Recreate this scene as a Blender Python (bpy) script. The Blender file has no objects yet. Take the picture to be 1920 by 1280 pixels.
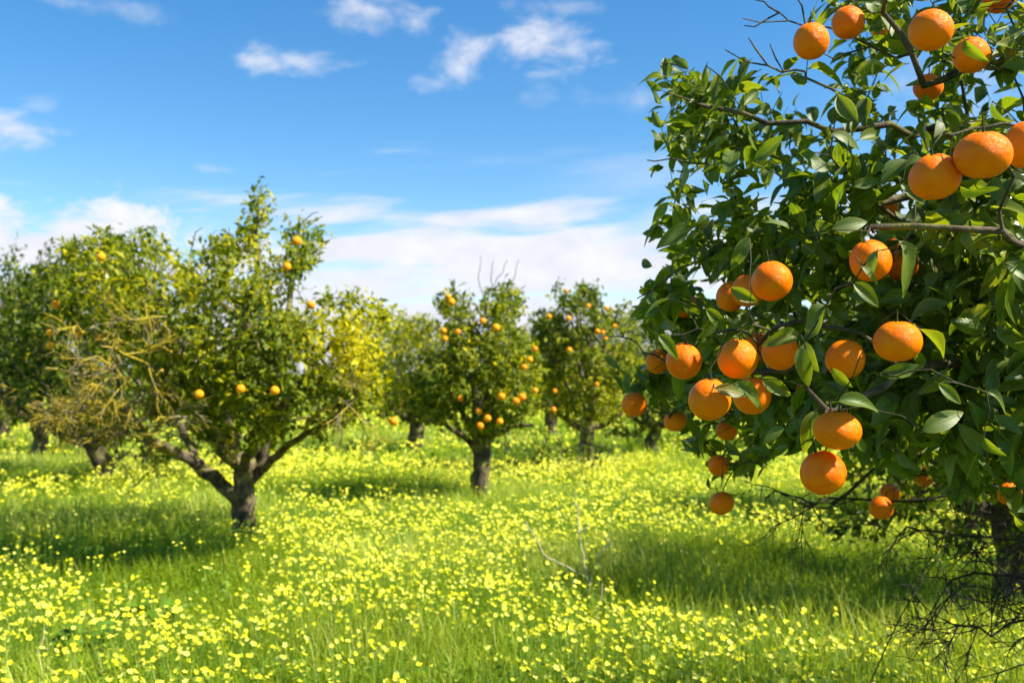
import bpy, math, random
import numpy as np
from mathutils import Vector

# ------------------------------------------------------------------ camera, sky, sun, exposure
S = bpy.context.scene
COL = S.collection
rng = np.random.default_rng(7)
random.seed(7)

LENS, SENS = 35.0, 36.0
FPX = 1920 * LENS / SENS
CAMH = 1.6
GRASS = 0.19        # the grass hides this much of each trunk's foot
HORIZON = 700.0
PITCH = math.atan((HORIZON - 640) / FPX)

cam_d = bpy.data.cameras.new('camera')
cam_d.lens = LENS; cam_d.sensor_width = SENS; cam_d.sensor_fit = 'HORIZONTAL'
cam_d.clip_start = 0.05; cam_d.clip_end = 3000
cam_d.dof.use_dof = True; cam_d.dof.focus_distance = 1.95; cam_d.dof.aperture_fstop = 5.4
cam = bpy.data.objects.new('camera', cam_d); COL.objects.link(cam)
cam.location = (0, 0, CAMH); cam.rotation_euler = (math.pi / 2 + PITCH, 0, 0)
S.camera = cam

SUN_EL = math.radians(47)
SUN_AZ = math.atan2(0.93, -0.28)             # clockwise from +Y (the view direction): right, a little behind the camera
sun_vec = Vector((math.cos(SUN_EL) * math.sin(SUN_AZ), math.cos(SUN_EL) * math.cos(SUN_AZ), math.sin(SUN_EL)))
sd = bpy.data.lights.new('sun', 'SUN'); sd.energy = 4.6; sd.angle = math.radians(0.55); sd.color = (1.0, 0.93, 0.80)
sun = bpy.data.objects.new('sun', sd); COL.objects.link(sun)
sun.rotation_euler = sun_vec.to_track_quat('Z', 'Y').to_euler()

S.view_settings.view_transform = 'Standard'; S.view_settings.look = 'None'
S.view_settings.gamma = 1.0; S.view_settings.use_curve_mapping = False
S.view_settings.exposure = 1.36
S.render.engine = 'CYCLES'
S.cycles.use_denoising = True
try: S.cycles.denoiser = 'OPENIMAGEDENOISE'
except Exception: pass
S.cycles.max_bounces = 6; S.cycles.diffuse_bounces = 4; S.cycles.glossy_bounces = 2
S.cycles.transmission_bounces = 3; S.cycles.transparent_max_bounces = 4
S.cycles.caustics_reflective = False; S.cycles.caustics_refractive = False

def P(px, py, d):
    """point at image position (1920x1280) and depth d along the view axis"""
    a = (px - 960) / FPX * d; b = (640 - py) / FPX * d
    c, s = math.cos(PITCH), math.sin(PITCH)
    return np.array([a, d * c - b * s, CAMH + d * s + b * c])

def Pv(px, py, d):
    a = (px - 960) / FPX * d; b = (640 - py) / FPX * d
    c, s = math.cos(PITCH), math.sin(PITCH)
    return np.stack([a, d * c - b * s, CAMH + d * s + b * c], -1)

def project(p):
    c, s = math.cos(PITCH), math.sin(PITCH)
    z = p[..., 2] - CAMH
    d = p[..., 1] * c + z * s
    b = -p[..., 1] * s + z * c
    d2 = np.where(np.abs(d) < 1e-3, 1e-3, d)
    return 960 + p[..., 0] / d2 * FPX, 640 - b / d2 * FPX, d

# ---- node helpers
class NT:
    def __init__(s, tree): s.t = tree; s.n = tree.nodes; s.l = tree.links
    def node(s, typ, **kw):
        n = s.n.new(typ)
        for k, v in kw.items(): setattr(n, k, v)
        return n
    def put(s, sock, v):
        if hasattr(v, 'is_output') or isinstance(v, bpy.types.NodeSocket): s.l.new(v, sock)
        else: sock.default_value = v
    def math(s, op, a, b=0.0, c=0.0, clamp=False):
        n = s.node('ShaderNodeMath', operation=op, use_clamp=clamp)
        s.put(n.inputs[0], a); s.put(n.inputs[1], b); s.put(n.inputs[2], c)
        return n.outputs[0]
    def mix(s, f, a, b, blend='MIX'):
        n = s.node('ShaderNodeMix', data_type='RGBA', blend_type=blend)
        s.put(n.inputs[0], f); s.put(n.inputs[6], a); s.put(n.inputs[7], b)
        return n.outputs[2]
    def noise(s, vec, scale, detail=3.0, rough=0.5, dist=0.0):
        n = s.node('ShaderNodeTexNoise'); s.put(n.inputs['Vector'], vec)
        n.inputs['Scale'].default_value = scale; n.inputs['Detail'].default_value = detail
        n.inputs['Roughness'].default_value = rough; n.inputs['Distortion'].default_value = dist
        return n.outputs['Fac']
    def rng(s, v, a, b, c=0.0, d=1.0, smooth=False):
        n = s.node('ShaderNodeMapRange'); n.clamp = True
        if smooth: n.interpolation_type = 'SMOOTHSTEP'
        s.put(n.inputs[0], v); s.put(n.inputs[1], a); s.put(n.inputs[2], b); s.put(n.inputs[3], c); s.put(n.inputs[4], d)
        return n.outputs[0]
    def attr(s, name):
        return s.node('ShaderNodeAttribute', attribute_name=name).outputs['Fac']

def C4(r, g, b): return (r, g, b, 1.0)

# ---- world: physical sky with a procedural cloud layer in direction space
W = bpy.data.worlds.new('World'); S.world = W; W.use_nodes = True
wt = NT(W.node_tree); wt.n.clear()
sky = wt.node('ShaderNodeTexSky', sky_type='NISHITA')
sky.sun_disc = False; sky.sun_elevation = SUN_EL; sky.sun_rotation = SUN_AZ
sky.altitude = 300; sky.air_density = 1.0; sky.dust_density = 0.25; sky.ozone_density = 1.6
hs = wt.node('ShaderNodeHueSaturation'); hs.inputs['Saturation'].default_value = 1.38; hs.inputs['Hue'].default_value = 0.499
wt.l.new(sky.outputs[0], hs.inputs['Color'])
tc = wt.node('ShaderNodeTexCoord'); sx = wt.node('ShaderNodeSeparateXYZ'); wt.l.new(tc.outputs['Generated'], sx.inputs[0])
az = wt.math('ARCTAN2', sx.outputs[0], sx.outputs[1])
el = wt.math('ARCSINE', sx.outputs[2])
cv = wt.node('ShaderNodeCombineXYZ'); wt.l.new(az, cv.inputs[0]); wt.put(cv.inputs[1], wt.math('MULTIPLY', el, 1.7))
stv = wt.node('ShaderNodeCombineXYZ'); wt.l.new(az, stv.inputs[0])
wt.put(stv.inputs[1], wt.math('ADD', wt.math('MULTIPLY', el, 7.0), wt.math('MULTIPLY', az, -0.55)))
n_puff = wt.noise(cv.outputs[0], 17.0, 8.0, 0.60, 0.35)
n_streak = wt.noise(stv.outputs[0], 4.2, 6.0, 0.55, 0.3)
def cloud(px, py, rx, ry, gain, soft, tex, rot=0.0):
    ca = math.atan((px - 960) / FPX); ce = math.atan((HORIZON - py) / FPX * math.cos(ca))
    du = wt.math('MULTIPLY', wt.math('SUBTRACT', az, ca), FPX / rx)
    dv = wt.math('MULTIPLY', wt.math('SUBTRACT', el, ce), FPX / ry)
    if rot:
        dv = wt.math('ADD', dv, wt.math('MULTIPLY', du, rot))
    d = wt.math('SQRT', wt.math('ADD', wt.math('MULTIPLY', du, du), wt.math('MULTIPLY', dv, dv)))
    m = wt.math('SUBTRACT', 1.0, d)                       # 1 in the middle, 0 at the rim
    v = wt.math('ADD', m, wt.math('MULTIPLY', wt.math('SUBTRACT', tex, 0.5), 3.8))
    return wt.math('MULTIPLY', wt.rng(v, -0.15, soft * 1.35, 0, 1, True), gain)
clouds = [
    (545, 104, 100, 30, 0.72, 1.0, n_puff, 0), (875, 112, 78, 52, 0.75, 1.0, n_puff, -0.35), (1025, 72, 105, 58, 0.85, 1.0, n_puff, 0.1),
    (690, 12, 100, 42, 0.7, 1.0, n_puff, 0), (1050, 6, 120, 22, 0.3, 1.0, n_puff, 0), (18, 240, 75, 34, 0.85, 0.9, n_puff, 0), (70, 190, 45, 24, 0.3, 1.0, n_puff, 0),
    (70, 460, 400, 85, 1.0, 0.5, n_puff, 0.12), (0, 550, 110, 70, 1.0, 0.5, n_puff, 0), (1165, 185, 150, 26, 0.4, 1.2, n_puff, 0.1),
    (150, 2, 120, 20, 0.35, 1.0, n_puff, 0), (400, 316, 40, 10, 0.25, 1.0, n_puff, 0), (420, 440, 260, 45, 0.5, 1.2, n_puff, 0),
    (1050, 490, 760, 125, 1.0, 0.5, n_streak, 0), (1180, 335, 420, 60, 0.40, 1.3, n_streak, 0.0), (960, 650, 1900, 190, 1.0, 0.5, n_streak, 0),
    (1750, 500, 560, 190, 0.9, 0.8, n_streak, 0), (1800, 150, 200, 90, 0.35, 1.2, n_puff, 0), (560, 385, 380, 30, 0.30, 1.2, n_streak, 0),
    (-700, 350, 420, 160, 0.7, 0.9, n_puff, 0), (2700, 300, 520, 160, 0.7, 0.9, n_puff, 0)]
cm = None
for c in clouds:
    o = cloud(*c); cm = o if cm is None else wt.math('MAXIMUM', cm, o)
shade = wt.rng(n_puff, 0.35, 0.7, 0.0, 1.0)
ccol = wt.mix(shade, C4(4.4, 4.55, 5.15), C4(5.3, 5.3, 5.5))
skc = wt.mix(cm, hs.outputs[0], ccol)
bg = wt.node('ShaderNodeBackground'); bg.inputs['Strength'].default_value = 0.074
wt.l.new(skc, bg.inputs['Color'])
wo = wt.node('ShaderNodeOutputWorld'); wt.l.new(bg.outputs[0], wo.inputs['Surface'])
W.cycles.sampling_method = 'AUTOMATIC'

# ------------------------------------------------------------------ materials
def material(name):
    m = bpy.data.materials.new(name); m.use_nodes = True
    t = NT(m.node_tree); t.n.clear()
    out = t.node('ShaderNodeOutputMaterial')
    return m, t, out

def leaf_material(name, dark, mid, yellow, detail=True, trans=0.40, rough=0.24, spec=0.5):
    """colour by the leaf's own 'tone' (0 old dark green, 1 yellowed) and 'rnd'; UV gives midrib, veins and margin"""
    m, t, out = material(name)
    tone = t.attr('tone'); r = t.attr('rnd')
    col = t.mix(t.rng(tone, 0.0, 0.5), C4(*dark), C4(*mid))
    col = t.mix(t.rng(tone, 0.5, 1.0), col, C4(*yellow))
    geo = t.node('ShaderNodeNewGeometry')
    bump = None
    if detail:
        uv = t.node('ShaderNodeUVMap'); s = t.node('ShaderNodeSeparateXYZ'); t.l.new(uv.outputs[0], s.inputs[0])
        au = t.math('ABSOLUTE', t.math('MULTIPLY', t.math('SUBTRACT', s.outputs[0], 0.5), 2.0))
        mid_l = t.rng(au, 0.03, 0.10, 1, 0, True)
        vv = t.math('SUBTRACT', t.math('MULTIPLY', s.outputs[1], 9.0), t.math('MULTIPLY', au, 2.6))
        fr = t.math('ABSOLUTE', t.math('SUBTRACT', t.math('FRACT', vv), 0.5))
        vein = t.rng(fr, 0.0, 0.13, 0.5, 0, True)
        v = t.math('MAXIMUM', mid_l, vein)
        co = t.node('ShaderNodeTexCoord')
        blot = t.noise(co.outputs['Object'], 26.0, 4.0, 0.6)
        col = t.mix(t.rng(blot, 0.35, 0.65, 0, 0.75), col, t.mix(0.5, C4(*mid), C4(*yellow)))
        edge = t.math('MULTIPLY', t.rng(au, 0.72, 1.0, 0, 1, True), t.rng(r, 0.3, 0.9, 0.0, 0.8))
        col = t.mix(edge, col, C4(*yellow))
        col = t.mix(t.math('MULTIPLY', v, 0.55), col, C4(yellow[0] * 1.0, yellow[1] * 1.05, yellow[2] * 1.6))
        brown = t.math('MULTIPLY', t.rng(blot, 0.62, 0.70, 0, 1), t.rng(r, 0.80, 0.95, 0, 0.7))
        col = t.mix(brown, col, C4(0.24, 0.12, 0.02))
        b = t.node('ShaderNodeBump'); b.inputs['Strength'].default_value = 0.35; b.inputs['Distance'].default_value = 0.0012
        t.l.new(t.math('SUBTRACT', 1.0, v), b.inputs['Height']); bump = b.outputs[0]
    back = t.mix(0.45, col, C4(mid[0] * 1.3, mid[1] * 1.15, mid[2] * 2.2))
    col2 = t.mix(geo.outputs['Backfacing'], col, back)
    p = t.node('ShaderNodeBsdfPrincipled')
    t.l.new(col2, p.inputs['Base Color']); p.inputs['Specular IOR Level'].default_value = spec
    t.put(p.inputs['Roughness'], t.math('ADD', t.math('MULTIPLY', geo.outputs['Backfacing'], 0.25), rough))
    tr = t.node('ShaderNodeBsdfTranslucent')
    tcol = t.mix(1.0, col, C4(1.9, 1.9, 0.5), 'MULTIPLY'); t.l.new(tcol, tr.inputs['Color'])
    if bump: t.l.new(bump, p.inputs['Normal'])
    mx = t.node('ShaderNodeMixShader'); mx.inputs[0].default_value = trans
    t.l.new(p.outputs[0], mx.inputs[1]); t.l.new(tr.outputs[0], mx.inputs[2]); t.l.new(mx.outputs[0], out.inputs[0])
    return m

def bark_material(name, a, b, lichen=None, lich_amt=0.5, scale=18.0):
    m, t, out = material(name)
    co = t.node('ShaderNodeTexCoord')
    mp = t.node('ShaderNodeMapping'); mp.inputs['Scale'].default_value = (1, 1, 0.35); t.l.new(co.outputs['Object'], mp.inputs[0])
    n = t.noise(mp.outputs[0], scale, 6, 0.65, 0.4)
    col = t.mix(t.rng(n, 0.35, 0.68), C4(*a), C4(*b))
    if lichen:
        n2 = t.noise(co.outputs['Object'], 7.0, 4, 0.6)
        col = t.mix(t.rng(n2, 0.62 - lich_amt * 0.4, 0.72 - lich_amt * 0.4), col, C4(*lichen))
    p = t.node('ShaderNodeBsdfPrincipled'); t.l.new(col, p.inputs['Base Color'])
    p.inputs['Roughness'].default_value = 0.9; p.inputs['Specular IOR Level'].default_value = 0.2
    b_ = t.node('ShaderNodeBump'); b_.inputs['Strength'].default_value = 0.8; b_.inputs['Distance'].default_value = 0.015
    t.l.new(n, b_.inputs['Height']); t.l.new(b_.outputs[0], p.inputs['Normal'])
    t.l.new(p.outputs[0], out.inputs[0])
    return m

M_LEAF_NEAR = leaf_material('glossy_citrus_leaf', (0.026, 0.066, 0.008), (0.075, 0.135, 0.010), (0.27, 0.28, 0.022))
M_LEAF_FAR = leaf_material('orchard_leaf', (0.016, 0.045, 0.003), (0.145, 0.190, 0.006), (0.62, 0.52, 0.012), detail=False, trans=0.36, rough=0.32, spec=0.22)
M_BARK = bark_material('grey_brown_bark', (0.026, 0.019, 0.013), (0.15, 0.115, 0.08), (0.17, 0.15, 0.045), 0.30)
M_TWIG = bark_material('twig_bark', (0.03, 0.028, 0.016), (0.10, 0.09, 0.055), None, scale=40)
M_DEAD = bark_material('lichen_covered_dead_wood', (0.13, 0.11, 0.07), (0.24, 0.20, 0.12), (0.36, 0.27, 0.02), 0.5)
M_DARKTWIG = bark_material('dry_dark_twig', (0.03, 0.025, 0.02), (0.085, 0.072, 0.058), None, scale=40)
M_STRAW = bark_material('dry_straw_stalk', (0.42, 0.36, 0.22), (0.58, 0.52, 0.36), None, scale=30)

M_FSTEM = bark_material('fruit_stalk', (0.05, 0.07, 0.012), (0.11, 0.13, 0.03), None, scale=30)
def orange_material(name='orange_peel', ca=(0.86, 0.106, 0.0005), cb=(0.92, 0.205, 0.0008), cc=(0.93, 0.215, 0.001)):
    m, t, out = material(name)
    co = t.node('ShaderNodeTexCoord'); ob = t.node('ShaderNodeObjectInfo')
    off = t.node('ShaderNodeVectorMath', operation='ADD'); t.l.new(co.outputs['Object'], off.inputs[0])
    rv = t.node('ShaderNodeCombineXYZ')
    for k, q in enumerate((37.0, 91.0, 53.0)): t.put(rv.inputs[k], t.math('MULTIPLY', ob.outputs['Random'], q))
    t.l.new(rv.outputs[0], off.inputs[1]); v = off.outputs[0]
    base = t.mix(t.rng(ob.outputs['Random'], 0, 1), C4(*ca), C4(*cb))
    col = t.mix(t.rng(t.noise(v, 1.6, 3), 0.3, 0.7), base, C4(*cc))
    scar_n = t.noise(v, 4.5, 8, 0.7, 0.6)
    scar = t.math('MULTIPLY', t.rng(scar_n, 0.63, 0.71, 0, 1), t.rng(ob.outputs['Random'], 0.2, 0.8, 0.15, 0.85))
    col = t.mix(scar, col, C4(0.22, 0.07, 0.012))
    speck = t.rng(t.noise(v, 22.0, 2, 0.5), 0.74, 0.78, 0, 0.5)
    col = t.mix(speck, col, C4(0.3, 0.09, 0.01))
    p = t.node('ShaderNodeBsdfPrincipled'); t.l.new(col, p.inputs['Base Color'])
    p.inputs['Roughness'].default_value = 0.33; p.inputs['Specular IOR Level'].default_value = 0.14
    p.inputs['Subsurface Weight'].default_value = 0.12; p.inputs['Subsurface Radius'].default_value = (0.3, 0.08, 0.01)
    p.inputs['Subsurface Scale'].default_value = 0.02
    vo = t.node('ShaderNodeTexVoronoi'); t.l.new(v, vo.inputs['Vector']); vo.inputs['Scale'].default_value = 34.0
    h = t.math('ADD', t.math('MULTIPLY', t.rng(vo.outputs['Distance'], 0.0, 0.5), 0.6), t.math('MULTIPLY', t.noise(v, 5.0, 3), 0.7))
    b = t.node('ShaderNodeBump'); b.inputs['Strength'].default_value = 0.35; b.inputs['Distance'].default_value = 0.012
    t.l.new(h, b.inputs['Height']); t.l.new(b.outputs[0], p.inputs['Normal'])
    t.l.new(p.outputs[0], out.inputs[0])
    return m
M_ORANGE = orange_material()
M_ORANGE_SUNLIT = orange_material('sunlit_yellow_orange_peel', (0.90, 0.19, 0.002), (0.94, 0.36, 0.008), (0.94, 0.40, 0.01))  # sunlit look of the far oranges put into a yellower peel colour

def thin_material(name, cols, trans, tmul=(1.6, 1.6, 0.5), rough=0.5, spec=0.3):
    m, t, out = material(name)
    r = t.attr('rnd')
    col = t.mix(t.rng(r, 0.0, 0.5), C4(*cols[0]), C4(*cols[1]))
    col = t.mix(t.rng(r, 0.5, 1.0), col, C4(*cols[2]))
    p = t.node('ShaderNodeBsdfPrincipled'); t.l.new(col, p.inputs['Base Color'])
    p.inputs['Roughness'].default_value = rough; p.inputs['Specular IOR Level'].default_value = spec
    tr = t.node('ShaderNodeBsdfTranslucent'); t.l.new(t.mix(1.0, col, C4(*tmul), 'MULTIPLY'), tr.inputs['Color'])
    mx = t.node('ShaderNodeMixShader'); mx.inputs[0].default_value = trans
    t.l.new(p.outputs[0], mx.inputs[1]); t.l.new(tr.outputs[0], mx.inputs[2]); t.l.new(mx.outputs[0], out.inputs[0])
    return m
M_GRASS = thin_material('fresh_grass', [(0.14, 0.215, 0.006), (0.27, 0.35, 0.014), (0.46, 0.48, 0.13)], 0.45)
M_COVER = thin_material('clover_like_leaf', [(0.07, 0.16, 0.010), (0.14, 0.25, 0.014), (0.22, 0.32, 0.03)], 0.4)
M_WEED = thin_material('dark_weed_leaf', [(0.07, 0.16, 0.006), (0.10, 0.20, 0.008), (0.16, 0.25, 0.02)], 0.25)
M_PETAL = thin_material('yellow_petal', [(0.82, 0.77, 0.02), (0.86, 0.84, 0.05), (0.88, 0.88, 0.18)], 0.38, (1.1, 1.1, 0.8), 0.6, 0.2)
M_STEM = thin_material('flower_stem', [(0.16, 0.30, 0.03), (0.2, 0.34, 0.04), (0.25, 0.36, 0.06)], 0.2)

def ground_material():
    m, t, out = material('meadow_soil_and_turf')
    co = t.node('ShaderNodeTexCoord'); v = co.outputs['Object']
    n1 = t.noise(v, 0.35, 4, 0.6); n2 = t.noise(v, 3.0, 5, 0.65); n3 = t.noise(v, 14.0, 3, 0.7)
    col = t.mix(t.rng(n2, 0.3, 0.7), C4(0.05, 0.12, 0.010), C4(0.12, 0.23, 0.018))
    col = t.mix(t.math('MULTIPLY', t.rng(n1, 0.40, 0.6), 0.5), col, C4(0.2, 0.3, 0.03))
    fl = t.math('MULTIPLY', t.rng(n3, 0.52, 0.62), t.rng(n1, 0.35, 0.55, 0.1, 0.8))
    sp = t.node('ShaderNodeSeparateXYZ'); t.l.new(v, sp.inputs[0])
    fl = t.math('MULTIPLY', fl, t.rng(sp.outputs[1], 14.0, 30.0, 0.0, 1.0))     # the far field's flowers are in its turf
    col = t.mix(fl, col, C4(0.62, 0.60, 0.05))
    p = t.node('ShaderNodeBsdfPrincipled'); t.l.new(col, p.inputs['Base Color']); p.inputs['Roughness'].default_value = 0.95
    p.inputs['Specular IOR Level'].default_value = 0.1
    b = t.node('ShaderNodeBump'); b.inputs['Strength'].default_value = 1.0; b.inputs['Distance'].default_value = 0.08
    t.l.new(n3, b.inputs['Height']); t.l.new(b.outputs[0], p.inputs['Normal'])
    t.l.new(p.outputs[0], out.inputs[0])
    return m
M_GROUND = ground_material()

# ------------------------------------------------------------------ mesh helpers
def make_mesh(name, verts, quads, mats, uv=None, attrs=None, mat_idx=None, smooth=True):
    me = bpy.data.meshes.new(name)
    verts = np.ascontiguousarray(verts, np.float32); quads = np.ascontiguousarray(quads, np.int32)
    nf = len(quads); k = quads.shape[1]
    me.vertices.add(len(verts)); me.vertices.foreach_set('co', verts.ravel())
    me.loops.add(nf * k); me.loops.foreach_set('vertex_index', quads.ravel())
    me.polygons.add(nf); me.polygons.foreach_set('loop_start', np.arange(0, nf * k, k, dtype=np.int32))
    if mat_idx is not None: me.polygons.foreach_set('material_index', np.ascontiguousarray(mat_idx, np.int32))
    me.polygons.foreach_set('use_smooth', np.full(nf, smooth, bool))
    if uv is not None:
        l = me.uv_layers.new(name='UVMap'); l.data.foreach_set('uv', np.ascontiguousarray(uv[quads.ravel()], np.float32).ravel())
    for an, av in (attrs or {}).items():
        a = me.attributes.new(an, 'FLOAT', 'POINT'); a.data.foreach_set('value', np.ascontiguousarray(av, np.float32))
    for m in (mats if isinstance(mats, (list, tuple)) else [mats]): me.materials.append(m)
    me.update(calc_edges=True)
    return me

def link(name, mesh, parent=None, loc=None):
    o = bpy.data.objects.new(name, mesh); COL.objects.link(o)
    if parent: o.parent = parent
    if loc is not None: o.location = loc
    return o

def tag(o, label=None, cat=None, group=None, kind=None):
    if label: o['label'] = label
    if cat: o['category'] = cat
    if group: o['group'] = group
    if kind: o['kind'] = kind
    return o

def norm(v): return v / np.maximum(np.linalg.norm(v, axis=-1, keepdims=True), 1e-9)

# leaf template: rows along, columns across
def leaf_template(rows, cols, petiole=True):
    vs, us, ws = [], [], []
    prof = []
    for v in rows:
        if v < 0: w = 0.035
        else: w = max(0.02, math.sin(math.pi * min(1, v) ** 0.86) ** 0.8)
        for u in cols:
            vs.append(v); us.append(u); ws.append(w)
    nr, nc = len(rows), len(cols); q = []
    for i in range(nr - 1):
        for j in range(nc - 1):
            a = i * nc + j; q.append((a, a + 1, a + nc + 1, a + nc))
    return np.array(vs), np.array(us), np.array(ws), np.array(q)
LT_NEAR = leaf_template([-0.16, 0.0, 0.07, 0.2, 0.36, 0.53, 0.7, 0.85, 0.95, 1.0], [-1, -0.5, 0, 0.5, 1])
LT_FAR = leaf_template([0.0, 0.5, 1.0], [-1, 0, 1])
LT_FAR[2][0:3] = 0.15

def leaves_mesh(name, mat, pos, axis, nrm, length, width, tone, lt, curl=0.25, fold=0.3, rg=rng):
    N = len(pos); v, u, w, q = lt; K = len(v)
    axis = norm(axis); side = norm(np.cross(nrm, axis)); nrm = np.cross(axis, side)
    cu = (curl * (0.4 + 1.2 * rg.random(N)) * np.where(rg.random(N) < 0.15, -0.6, 1))[:, None]
    fo = (fold * (0.3 + 1.4 * rg.random(N)))[:, None]
    wav = (rg.normal(0, 0.05, N))[:, None]; ph = (rg.random(N) * 6.28)[:, None]
    sk = (rg.normal(0, 0.10, N))[:, None]
    along = np.broadcast_to(v, (N, K)) * length[:, None]
    across = u * w * (width[:, None] * 0.5) + sk * length[:, None] * v * v
    z = (-cu * np.maximum(v, 0) ** 2 + wav * np.sin(v * 7 + ph) * np.abs(u)) * length[:, None] + fo * np.abs(u * w) * width[:, None] * 0.5
    V = pos[:, None, :] + along[..., None] * axis[:, None, :] + across[..., None] * side[:, None, :] + z[..., None] * nrm[:, None, :]
    Q = (q[None] + (np.arange(N) * K)[:, None, None]).reshape(-1, 4)
    uv = np.stack([np.broadcast_to((u + 1) / 2, (N, K)), np.broadcast_to(np.clip(v, 0, 1), (N, K))], -1).reshape(-1, 2)
    return make_mesh(name, V.reshape(-1, 3), Q, mat, uv, {'tone': np.repeat(tone, K), 'rnd': np.repeat(rg.random(N), K)})

# branching skeletons
class Skel:
    def __init__(s): s.p = np.zeros((60000, 3)); s.par = np.full(60000, -1); s.len = np.zeros(60000); s.n = 0; s.block = np.zeros(60000); s.rmin = np.zeros(60000)
    def add(s, p, par, block=0.0, rmin=0.0):
        i = s.n; s.p[i] = p; s.par[i] = par
        s.len[i] = 0 if par < 0 else s.len[par] + np.linalg.norm(s.p[i] - s.p[par]); s.block[i] = block; s.rmin[i] = rmin
        s.n += 1; return i
    def near(s, p, k=0.35):
        n = s.n; d = np.linalg.norm(s.p[:n] - p, axis=1)
        return int(np.argmin(d + k * s.len[:n] + s.block[:n])), d
    def poly(s, pts, start=None, step=0.12, block=0.0, r0=0.0, r1=0.0, wob=0.01):
        pts = [np.array(q, float) for q in pts]
        if start is None: i = s.add(pts[0], -1, block, r0)
        elif start == 'near':
            d = np.linalg.norm(s.p[:s.n] - pts[0], axis=1); i = int(np.argmin(d)); pts = [s.p[i].copy()] + pts[1:] if d[i] < 0.25 else [s.p[i].copy()] + pts
        else: i = start; pts = [s.p[i].copy()] + pts
        tot = sum(np.linalg.norm(b - a) for a, b in zip(pts, pts[1:])); acc = 0
        # smooth through the points (Catmull-Rom)
        ext = [2 * pts[0] - pts[1]] + pts + [2 * pts[-1] - pts[-2]]
        for a in range(1, len(ext) - 2):
            L = np.linalg.norm(ext[a + 1] - ext[a]); m = max(1, int(math.ceil(L / step)))
            for k in range(1, m + 1):
                t = k / m; p0, p1, p2, p3 = ext[a - 1], ext[a], ext[a + 1], ext[a + 2]
                q = 0.5 * (2 * p1 + (p2 - p0) * t + (2 * p0 - 5 * p1 + 4 * p2 - p3) * t * t + (3 * p1 - p0 - 3 * p2 + p3) * t ** 3)
                acc += L / m; f = acc / max(tot, 1e-6)
                i = s.add(q + rng.normal(0, wob, 3), i, block, r0 + (r1 - r0) * f)
        return i
    def reach(s, target, step=0.10, k=0.35, up=0.05, wob=0.12):
        j, d = s.near(target, k); L = np.linalg.norm(target - s.p[j]); m = max(1, int(math.ceil(L / step)))
        a = s.p[j].copy(); off = rng.normal(0, 1, 3) * wob * L + np.array([0, 0, up * L]); i = j
        for q in range(1, m + 1):
            t = q / m
            p = a + (target - a) * t + off * (4 * t * (1 - t)) * 0.5 + (rng.normal(0, 0.006, 3) if q < m else 0)
            i = s.add(p, i)
        return i
    def radii(s, tip, trunk):
        n = s.n; ch = np.zeros(n, int)
        for i in range(n):
            if s.par[i] >= 0: ch[s.par[i]] += 1
        tips = max(2, int((ch == 0).sum())); e = math.log(tips) / math.log(max(1.5, trunk / tip))
        acc = np.zeros(n)
        for i in range(n - 1, -1, -1):
            if ch[i] == 0: acc[i] = tip ** e
            if s.par[i] >= 0: acc[s.par[i]] += acc[i]
        s.r = np.maximum(acc ** (1 / e), s.rmin[:n]); return s.r

def tubes_from_skel(s, lo=0.0, hi=1e9):
    n = s.n; kids = [[] for _ in range(n)]
    for i in range(n):
        if s.par[i] >= 0: kids[s.par[i]].append(i)
    chains = []; starts = [(i, None) for i in range(n) if s.par[i] < 0]
    while starts:
        i, pre = starts.pop(); c = [] if pre is None else [pre]
        while True:
            c.append(i); k = kids[i]
            if not k: break
            k = sorted(k, key=lambda q: -s.r[q])
            for o in k[1:]: starts.append((o, i))
            i = k[0]
        chains.append(c)
    out = []
    for c in chains:
        if len(c) < 2: continue
        p = s.p[c]; r = s.r[c].copy(); r[0] = min(r[0], r[1] * 1.25) if s.par[c[0]] >= 0 or True else r[0]
        out.append((p, r))
    return out

def tube_mesh(name, tubes, mat):
    V, Q, base = [], [], 0
    for p, r in tubes:
        m = len(p); rm = r.max(); k = 3 if rm < 0.0035 else 4 if rm < 0.012 else 6 if rm < 0.035 else 10
        t = norm(np.gradient(p, axis=0)); ref = np.eye(3)[np.argmin(np.abs(t.mean(0)))]
        a = norm(np.cross(t, ref)); b = np.cross(t, a)
        ang = np.arange(k) * 2 * math.pi / k
        lump = 1.0 if rm < 0.03 else (1 + 0.10 * np.sin(ang * 3 + np.arange(m)[:, None] * 0.7) + 0.05 * np.sin(ang * 2 - np.arange(m)[:, None] * 1.3))
        rr = r[:, None] * lump * np.ones((1, k))
        v = p[:, None] + rr[..., None] * (np.cos(ang)[None, :, None] * a[:, None] + np.sin(ang)[None, :, None] * b[:, None])
        V.append(v.reshape(-1, 3))
        i = np.arange(m - 1)[:, None] * k; j = np.arange(k)[None]; j2 = (j + 1) % k
        Q.append(np.stack([i + j, i + j2, i + k + j2, i + k + j], -1).reshape(-1, 4) + base); base += m * k
    return make_mesh(name, np.concatenate(V), np.concatenate(Q), mat)

def spray(s, start, d, length, level, spread=0.6, grav=0.0, step=0.05, kids=4, shrink=0.6):
    """bare twigs that fork again and again from one node"""
    d = norm(np.array(d, float)); i = start; p = s.p[start].copy(); m = max(2, int(length / step)); made = []
    for k in range(m):
        d = norm(d + rng.normal(0, 0.13, 3) + np.array([0, 0, grav])); p = p + d * length / m; i = s.add(p, i); made.append((i, d.copy()))
    if level > 0:
        for k in range(kids):
            j, dd = made[rng.integers(len(made) // 4, len(made))]
            spray(s, j, dd + rng.normal(0, spread, 3), length * shrink * (0.6 + 0.6 * rng.random()), level - 1, spread, grav, step, kids, shrink)

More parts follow.
